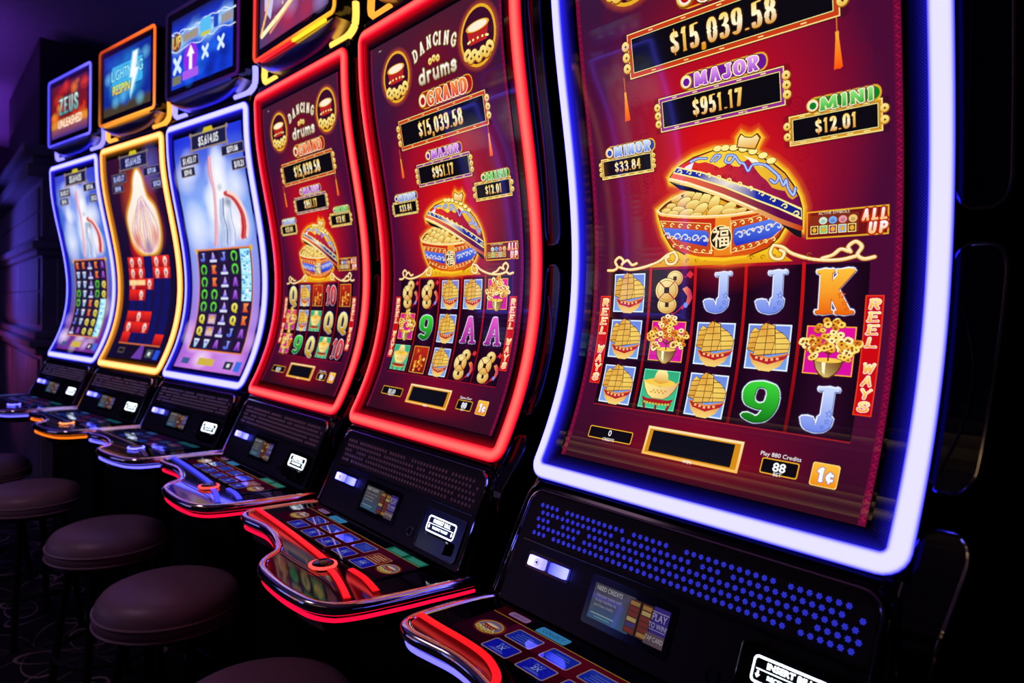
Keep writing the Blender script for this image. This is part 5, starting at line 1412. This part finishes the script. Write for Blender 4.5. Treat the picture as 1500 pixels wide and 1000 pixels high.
def build_console(root, single_perf, art=True):
    panel = rrect(25, -3, 605, 187, 26, 6)
    panel = [(x, t) for x, t in panel if True]
    # square off the lower corners
    outline = [(25, 187), (605, 187)] + [(605 - 26 + 26 * math.cos(a), 23 - 26 * math.sin(a)) for a in np.linspace(0, PI / 2, 7)] + [(51 - 26 * math.sin(a), 23 - 26 * math.cos(a)) for a in np.linspace(0, PI / 2, 7)]
    b = MB(); b.prism(outline, lambda p: cmap(p[0], p[1], .002), lambda p: cmap(p[0], p[1], -.006))
    con = b.build('console_panel', M['black_satin'], root)
    trim = [(12, 182)] + [(17, 120), (25, 30)] + [(52 - 27 * math.sin(a), 24 - 27 * math.cos(a)) for a in np.linspace(PI / 2, 0, 7)] + [(180, -3), (310, -3), (440, -3)] + [(578 + 27 * math.sin(a), 24 - 27 * math.cos(a)) for a in np.linspace(0, PI / 2, 7)] + [(605, 90), (605, 182)]
    P = [cmap(x, t, .0012) for x, t in trim]
    b = MB(); b.tube(P, .0030, 8, up=CON_N); b.build('console_trim', M['chrome'], root, smooth=True)
    shroud = [(2, 184), (10, 30), (24, -8), (60, -17), (310, -18), (560, -17), (600, -8), (616, 30), (620, 184)]
    b = MB(); b.tube([cmap(x, t, -.009) for x, t in catmull(shroud, 5)], .0075, 8, up=CON_N); b.build('console_shroud', M['black_gloss'], root, smooth=True)
    b = MB(); b.prism(rrect(50, 13, 600, 76, 10, 4), lambda p: cmap(p[0], p[1], .0026), lambda p: cmap(p[0], p[1], .001)); g = b.build('grille_plate', M['black_matt'], con)
    spots = perf_spots()
    ang = math.atan2(.9206, .3906)
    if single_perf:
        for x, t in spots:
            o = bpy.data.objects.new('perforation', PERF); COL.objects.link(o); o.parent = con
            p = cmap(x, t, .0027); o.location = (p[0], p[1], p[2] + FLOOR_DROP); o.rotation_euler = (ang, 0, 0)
    else:
        b = MB()
        for x, t in spots:
            for k in range(7):
                cx, ct = (0, 0) if k == 6 else (2.6 * math.cos(k * PI / 3), 2.6 * math.sin(k * PI / 3))
                b.add([cmap(x + cx + 1.25 * math.cos(a * PI / 2), t + ct + 1.25 * math.sin(a * PI / 2), .0027) for a in range(4)] + [cmap(x + cx, t + ct, .0048)], [(a, (a + 1) % 4, 4) for a in range(4)])
        p = b.build('perforations', M['perf'], con); p['kind'] = 'stuff'
    b = MB(); b.tube([cmap(40, 82, .003), cmap(310, 82, .003), cmap(598, 82, .003)], .002, 6, up=CON_N); b.build('ledge', M['dark_chrome'], con)
    # two lit push buttons
    for name, x0, x1, c0, c1 in (('volume_button', 72, 107, (1.3, 1.2, 8.0, 1), (.50, .46, 6.0, 1)), ('service_button', 121, 156, (.10, .12, 4.0, 1), (.60, .62, 8.0, 1))):
        b = MB(); b.prism(rrect(x0, 102, x1, 119, 2.5, 3), lambda p: cmap(p[0], p[1], .011), lambda p: cmap(p[0], p[1], .002))
        b.c = [lerp(c0, c1, (v[0] * 1000 + 310 - x0) / (x1 - x0)) for v in b.v]
        o = b.build(name, M['led'], con)
        if x0 < 100:
            A = Art(cmap_up, band=0)
            A.ring(92, -110.5, 4.8, 5.4, C(40, 40, 90), 0, 14); A.poly([(89, -112), (91, -112), (94, -114), (94, -107), (91, -109), (89, -109)], C(40, 40, 90), 0); A.ftext('+', 96.5, -113, 3, C(40, 40, 90), 0)
            for k in range(len(A.mb.v)):
                v = A.mb.v[k]; A.mb.v[k] = (v[0], v[1] + CON_N[1] * .0113, v[2] + CON_N[2] * .0113)
            A.build('speaker_symbol', M['lit'], con)
    b = MB(); b.prism(rrect(62, 96, 160, 124, 4, 3), lambda p: cmap(p[0], p[1], .0032), lambda p: cmap(p[0], p[1], .001)); b.build('button_bezel', M['black_gloss'], con)
    # card reader display
    b = MB(); b.prism(rrect(204, 92, 360, 164, 5, 3), lambda p: cmap(p[0], p[1], .0034), lambda p: cmap(p[0], p[1], .001)); b.build('reader_bezel', M['black_gloss'], con)
    A = reader_art()
    for k in range(len(A.mb.v)):
        v = A.mb.v[k]; A.mb.v[k] = (v[0], v[1] + CON_N[1] * .0038, v[2] + CON_N[2] * .0038)
    A.build('reader_screen', M['screen'], con)
    b = MB(); b.tube([cmap(428 + 9 * math.cos(2 * PI * k / 16), 156 + 9 * math.sin(2 * PI * k / 16), .003) for k in range(16)], .0016, 6, True, up=CON_N); b.box((0, 0, 0), (0, 0, 0)) if False else None
    lk = b.build('key_lock', M['dark_chrome'], con, smooth=True)
    # bill acceptor: lit sign, frame and mouth
    ba = MB(); ba.prism(rrect(456, 96, 592, 176, 8, 4), lambda p: cmap(p[0], p[1], .004), lambda p: cmap(p[0], p[1], .001)); bo = ba.build('bill_acceptor', M['black_gloss'], root)
    b = MB(); b.tube([cmap(x, t, .0042) for x, t in rrect(456, 96, 592, 176, 8, 4)], .0012, 6, True, up=CON_N); b.build('acceptor_edge', M['dark_chrome'], bo, smooth=True)
    A = bill_art()
    for k in range(len(A.mb.v)):
        v = A.mb.v[k]; A.mb.v[k] = (v[0], v[1] + CON_N[1] * .0050, v[2] + CON_N[2] * .0050)
    A.build('bill_sign', M['lit'], bo)
    b = MB(); b.prism(rrect(478, 144, 566, 168, 5, 3), lambda p: cmap(p[0], p[1], .016), lambda p: cmap(p[0], p[1], .003)); b.build('bill_mouth', M['black_gloss'], bo, bevel=.003)
    return con

def build_deck(root, led, strip, spin, art, near=False):
    O = OUTLINE + [(20, -60), (620, -60)]
    b = MB(); b.prism(OUTLINE, lambda p: (p[0] / 1000 - .31, p[1] / 1000, .755), lambda p: (p[0] / 1000 - .31, p[1] / 1000 * .94, .700))
    deck = b.build('button_deck', M['glass'], root)
    P = [(x / 1000 - .31, y / 1000, .748) for x, y in catmull(OUTLINE, 3)]
    b = MB(); b.tube(P, .0108, 12); b.build('deck_trim', M['chrome'], root, smooth=True)
    b = MB(); b.tube([(x / 1000 - .31, y / 1000, .7285) for x, y in catmull(outline_offset(-1), 3)], .0036, 8)
    b.c = [{'red': (1.4, .004, .055, 1), 'blue': (.30, .26, 2.4, 1), 'amber': (1.6, .27, .012, 1)}[led]] * len(b.v)
    b.build('deck_light', M['led'], root, smooth=True)
    panel = MB(); panel.prism([(54, -224), (548, -224), (548, -98), (54, -98)], lambda p: dmap(p[0], p[1], 0), lambda p: dmap(p[0], p[1], -.002)); panel.build('touch_glass', M['glass'], deck)
    A = deck_art(art); A.build('touch_screen', M['screen'], deck)
    def strip_mesh(path, w, name='light_strip'):
        Q = [dmap(x, y, .0004) for x, y in path]
        bb = MB(); bb.sweep(Q, [(0, 0, 1)] * len(Q), [(w, 0), (w * .8, .0025), (-w * .8, .0025), (-w, 0)])
        c = {'red': (1.0, .008, .012, 1), 'blue': (.05, .06, 1.1, 1), 'dim': (.003, .004, .03, 1), 'amber': (.3, .12, .02, 1)}[strip]
        bb.c = [c] * len(bb.v)
        return bb.build(name, M['led'], root)
    if near:
        strip_mesh(catmull([(2, -233), (55, -233), (110, -231), (159, -233), (196, -243), (226, -262), (240, -290)], 4), .0062)
    else:
        strip_mesh(catmull([(2, -233), (150, -237), (280, -243), (398, -251)], 4), .0068)
        strip_mesh(catmull([(452, -266), (490, -272), (545, -286), (590, -300)], 4), .0062)
        strip_mesh(catmull([(478, -236), (530, -236), (592, -247)], 4), .0062)
        cx, cy = 430, -268
        b = MB(); b.lathe([(.0205, -.002), (.0205, .006), (.017, .0085), (.004, .009)], 28, dmap(cx, cy)); sb = b.build('spin_button', M['glass'], root, smooth=True)
        b = MB(); b.tube([tuple(np.array(dmap(cx, cy, .003)) + np.array((.0235 * math.cos(2 * PI * k / 32), .0235 * math.sin(2 * PI * k / 32), 0))) for k in range(32)],   .0030, 8, True)
        b.c = [tuple(q * k for q, k in zip(LED[spin][0], (.6, .6, .6, 1)))] * len(b.v)
        b.build('spin_ring', M['led'], sb, smooth=True)
        b = MB(); b.tube([dmap(x, y, .0012) for x, y in catmull([(312, -300), (360, -300), (430, -295), (500, -293), (552, -303)], 4)], .0011, 6); b.build('gilt_inlay', plain_gilt, root)
    return deck

plain_gilt = plain('gilt_inlay_metal', C(200, 120, 40), .3, 1.0)

def grad_led(path, normals, r, fn, name, root, closed, flat=.8):
    """lit tube whose colour runs along its length"""
    b = MB()
    sec, _ = led_section(r, 'blue', 9, flat, 0.0)
    b.sweep(path, normals, sec, closed)
    k = len(sec)
    b.c = [fn(path[i // k], abs((i % k) - (k - 1) / 2) / ((k - 1) / 2)) for i in range(len(path) * k)]
    return b.build(name, M['led'], root, smooth=True)

YU = -.010                                                        # front face of the upper monitor
def build_top(root, kind, edge, neck, beads):
    b = MB(); b.prism(rrect(-278, 2026, 278, 2365, 20, 5), lambda p: (p[0] / 1000, YU, p[1] / 1000), lambda p: (p[0] / 1000, YU + .10, p[1] / 1000))
    top = b.build('upper_monitor', M['black_gloss'], root, bevel=.004)
    b = MB(); b.box((-.17, .05, 1.93), (.17, .20, 2.06)); b.build('monitor_neck', M['black_matt'], root)
    A = top_art(kind, umap(YU - .0008, 2.064)); A.build('upper_screen', M['screen'], top)
    fl = rrect(-272, 2032, 272, 2359, 18, 6)
    path = []
    for i, p in enumerate(fl):
        q = fl[(i + 1) % len(fl)]
        m = max(1, int(math.hypot(q[0] - p[0], q[1] - p[1]) / 30))
        path += [((p[0] + (q[0] - p[0]) * k / m) / 1000, YU - .002, (p[1] + (q[1] - p[1]) * k / m) / 1000) for k in range(m)]
    grad_led(path, [(0, -1, 0)] * len(path), .0062, edge, 'monitor_light', top, True)
    # chrome scoop with a leaf shaped blue lens under the monitor
    b = MB(); nu, nv = 28, 8
    def scoop(u, v, d, out=0.0):
        dd = d * max(0.0, 1 - abs(u) ** 2.2) ** .62
        a = v * PI / 2
        return (.262 * u, YU + .004 + .085 * (1 - math.cos(a)) - out, 2.022 - dd * math.sin(a) - out * .4)
    vs = [scoop(-1 + 2 * i / nu, j / nv, .068) for i in range(nu + 1) for j in range(nv + 1)]
    fs = [(i * (nv + 1) + j, i * (nv + 1) + j + 1, (i + 1) * (nv + 1) + j + 1, (i + 1) * (nv + 1) + j) for i in range(nu) for j in range(nv)]
    b.add(vs, fs)
    sc = b.build('speaker_scoop', M['scoop'], root, smooth=True)
    md = sc.modifiers.new('thick', 'SOLIDIFY'); md.thickness = .003; md.offset = 1
    b = MB()
    def leaf(u, v):
        e = max(0.0, 1 - abs(u) ** 1.7)
        p = scoop(u * .9, .16 + .62 * (v * e + .5 * (1 - e)), .066, .0045)
        return p
    vs = [leaf(-1 + 2 * i / nu, j / 5) for i in range(nu + 1) for j in range(6)]
    fs = [(i * 6 + j, i * 6 + j + 1, (i + 1) * 6 + j + 1, (i + 1) * 6 + j) for i in range(nu) for j in range(5)]
    b.add(vs, fs); b.build('speaker_lens', M['lens'], sc, smooth=True)
    b = MB()
    for k in range(30):
        x = -.215 + .43 * k / 29
        c = beads(x)
        b.box((x - .0055, YU - .006, 2.0195), (x + .0055, YU + .002, 2.0265), c)
    b.build('bead_light', M['led'], sc)
    for sg in (-1, 1):
        p = catmull([(sg * .300, .035, 2.06), (sg * .302, .035, 2.02), (sg * .297, .033, 1.995), (sg * .272, .030, 1.978), (sg * .235, .027, 1.973), (sg * .19, .025, 1.972)], 5)
        b = MB(); b.tube([tuple(q) for q in p], .0095, 8)
        b.c = [tuple(neck)] * len(b.v)
        b.build('neck_light', M['led'], root, smooth=True)
    return top

def edge_fn(stops):
    """stops: (x, z) anchored colours; blends by distance"""
    def f(p, e):
        ws = [(1 / (.004 + (p[0] - x) ** 2 + (p[2] - z) ** 2), c) for x, z, c in stops]
        t = sum(w for w, c in ws)
        c = [sum(w * c[k] for w, c in ws) / t for k in range(3)]
        g = 1.0 if e < .55 else 1.0 - .72 * (e - .55) / .45
        return (c[0] * g, c[1] * g, c[2] * g, 1)
    return f
BLUE, RED, YEL, ORG, VIO, DIMB = (.35, .30, 2.4), (1.6, .02, .03), (1.6, .75, .04), (1.9, .20, .015), (.085, .004, .13), (.03, .03, .42)
EDGE = {
    'fire': edge_fn([(-.27, 2.3, (.12, .10, 1.4)), (.27, 2.2, BLUE), (0, 2.03, (.10, .08, 1.6)), (0, 2.36, (.12, .10, 1.6))]),
    'bolt': edge_fn([(-.27, 2.2, (.12, .03, .01)), (.27, 2.3, ORG), (.27, 2.12, (1.6, .16, .10)), (0, 2.03, (1.5, .5, .04)), (.2, 2.03, YEL), (0, 2.36, (1.2, .10, .02)), (-.2, 2.36, (.5, .03, .01))]),
    'ice': edge_fn([(-.27, 2.2, (.01, .005, .03)), (.27, 2.2, VIO), (0, 2.03, (.02, .015, .20)), (0, 2.36, (.02, .01, .06))]),
    'ribbon': edge_fn([(-.27, 2.2, (1.2, .02, .05)), (.27, 2.25, (1.8, .12, .02)), (-.15, 2.03, RED), (.0, 2.03, (1.5, .05, .02)), (.10, 2.03, YEL), (.2, 2.03, YEL), (0, 2.36, RED)]),
}
GRID3 = ['JSJUB', 'UKSUB', 'UKSAB', 'UUSAB', 'UUSQK', 'QTSQK', 'QTSJA', 'VVAJA']
GRID5 = ['KKSKA', 'VVSKA', 'VVSUQ', 'UVSUQ', 'UVKQB', 'JVKQB', 'JVQQB', 'SAQQB']
FORTUNE0 = [['ship', 'coins', 'J', 'J', 'K'], ['ship', 'tree', 'ship', 'ship', 'tree'], ['ship', 'ingot', 'ship', '9', 'J']]
FORTUNE1 = [['coins', 'coins', 'ship', 'ship', 'tree'], ['tree', '9', 'ship', 'A', 'A'], ['ingot', 'figure', 'ship', 'coins', 'coins']]
FORTUNE2 = [['Q', 'ship', 'figure', '10', 'figure'], ['tree', 'ship', 'ingot', 'Q', 'Q'], ['tree', '9', 'Q', 'ingot', '10']]
DAY = (C(40, 60, 225), C(150, 185, 250), C(200, 120, 225))
NIGHT = (C(70, 80, 215), C(90, 140, 225), C(120, 50, 150))
MACHINES = [
    # x, y, turn, tube, screen, upper picture, deck light, strip, spin, neck, beads, label
    (0.0, 0.0, 0.0, 'blue', lambda: fortune_art(FORTUNE0, '0', 'Play 880 Credits', False), 'ribbon', 'blue', 'red', 'blue', (.5, .45, 2.2, 1), 'mix', 'largest nearest slot machine at right, red treasure pot screen in a blue white light frame'),
    (-.7089, .0081, -.010, 'red', lambda: fortune_art(FORTUNE1, '$0.00', 'Game Over', True), 'ribbon', 'red', 'red', 'red', (1.5, .5, .05, 1), 'mix', 'second slot machine from the right, red frame with a red button deck'),
    (-1.4137, .0167, .0192, 'red', lambda: fortune_art(FORTUNE2, '$0.00', 'Game Over', True), 'ribbon', 'red', 'blue', 'red', (1.7, .95, .14, 1), 'mix', 'third slot machine from the right, red lit frame beside a blue framed machine'),
    (-2.0932, -.0363, .1607, 'blue', lambda: storm_art(DAY, GRID3, 5), 'ice', 'blue', 'dim', 'blue', (.55, .50, 2.4, 1), 'blue', 'blue framed slot machine with pale cloudy screen, between red and yellow framed machines'),
    (-2.7548, -.1411, .179, 'amber', ember_art, 'bolt', 'amber', 'dim', 'amber', (1.8, .62, .07, 1), 'amber', 'slot machine with yellow lit frame and dark screen with a glowing white shape'),
    (-3.4398, -.2495, .1782, 'blue', lambda: storm_art(NIGHT, GRID5, 9), 'fire', 'blue', 'dim', 'blue', (.45, .40, 2.2, 1), 'blue', 'leftmost and furthest slot machine, blue frame, red upper screen beside panelled column'),
]
BEADS = {'mix': lambda x: (1.2, .02, .03, 1) if x < .02 else (1.5, .9, .03, 1), 'blue': lambda x: (.02, .02, .25, 1), 'amber': lambda x: (1.0, .35, .03, 1)}
for k, (mx, my, mr, tube, art, up, dl, st, sp, neck, beads, lab) in enumerate(MACHINES):
    root = empty('slot_machine', (.31 + mx, my, 0), mr)
    tag(root, lab, 'slot machine', 'row of slot machines')
    shared('cab', lambda: build_cabinet(root), 'cabinet', root)
    shared('bezel', lambda: build_bezel(root), 'screen_glass', root)
    art().build('screen', M['screen'], root)
    shared('neon' + tube, lambda: build_neon(tube, root), 'neon_frame', root)
    shared('dot_glow' + tube, lambda: build_glow_band(tube, root), 'glow_band', root)
    build_fins(root, .058 if k == 0 else .042 if k < 3 else .030)
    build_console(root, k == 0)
    build_deck(root, dl, st, sp, 'fortune' if k < 3 else 'storm', k == 0)
    build_top(root, up, EDGE[up], neck, BEADS[beads])
    def belly():
        b = MB(); b.prism(rrect(-255, -60, 255, 655, 25, 4), lambda p: (p[0] / 1000, .012, p[1] / 1000), lambda p: (p[0] / 1000, .034, p[1] / 1000))
        return b.build('belly_door', M['black_satin'], root, bevel=.005)
    shared('belly', belly, 'belly_door', root)
    def belly_edge():
        b = MB(); b.tube([(x / 1000, .012, z / 1000) for x, z in rrect(-262, -66, 262, 662, 28, 5)], .003, 6, True, up=(0, -1, 0))
        return b.build('door_edge', M['dark_chrome'], root, smooth=True)
    shared('belly_edge', belly_edge, 'door_edge', root)

# the row of machines on the other side of the aisle, seen only as reflections in the screens and chrome
far_side = [o for o in COL.objects if o.name.startswith('slot_machine') and o.parent is None]
for k, src in enumerate((3, 5, 4, 3)):
    c = copy_tree(far_side[src])
    c.location = (-4.9 + .76 * k, -3.55, 0); c.rotation_euler = (0, 0, PI)
    tag(c, 'slot machine across the aisle behind the camera, number %s from the left end' % ('one', 'two', 'three', 'four')[k], 'slot machine', 'slot machines across the aisle')
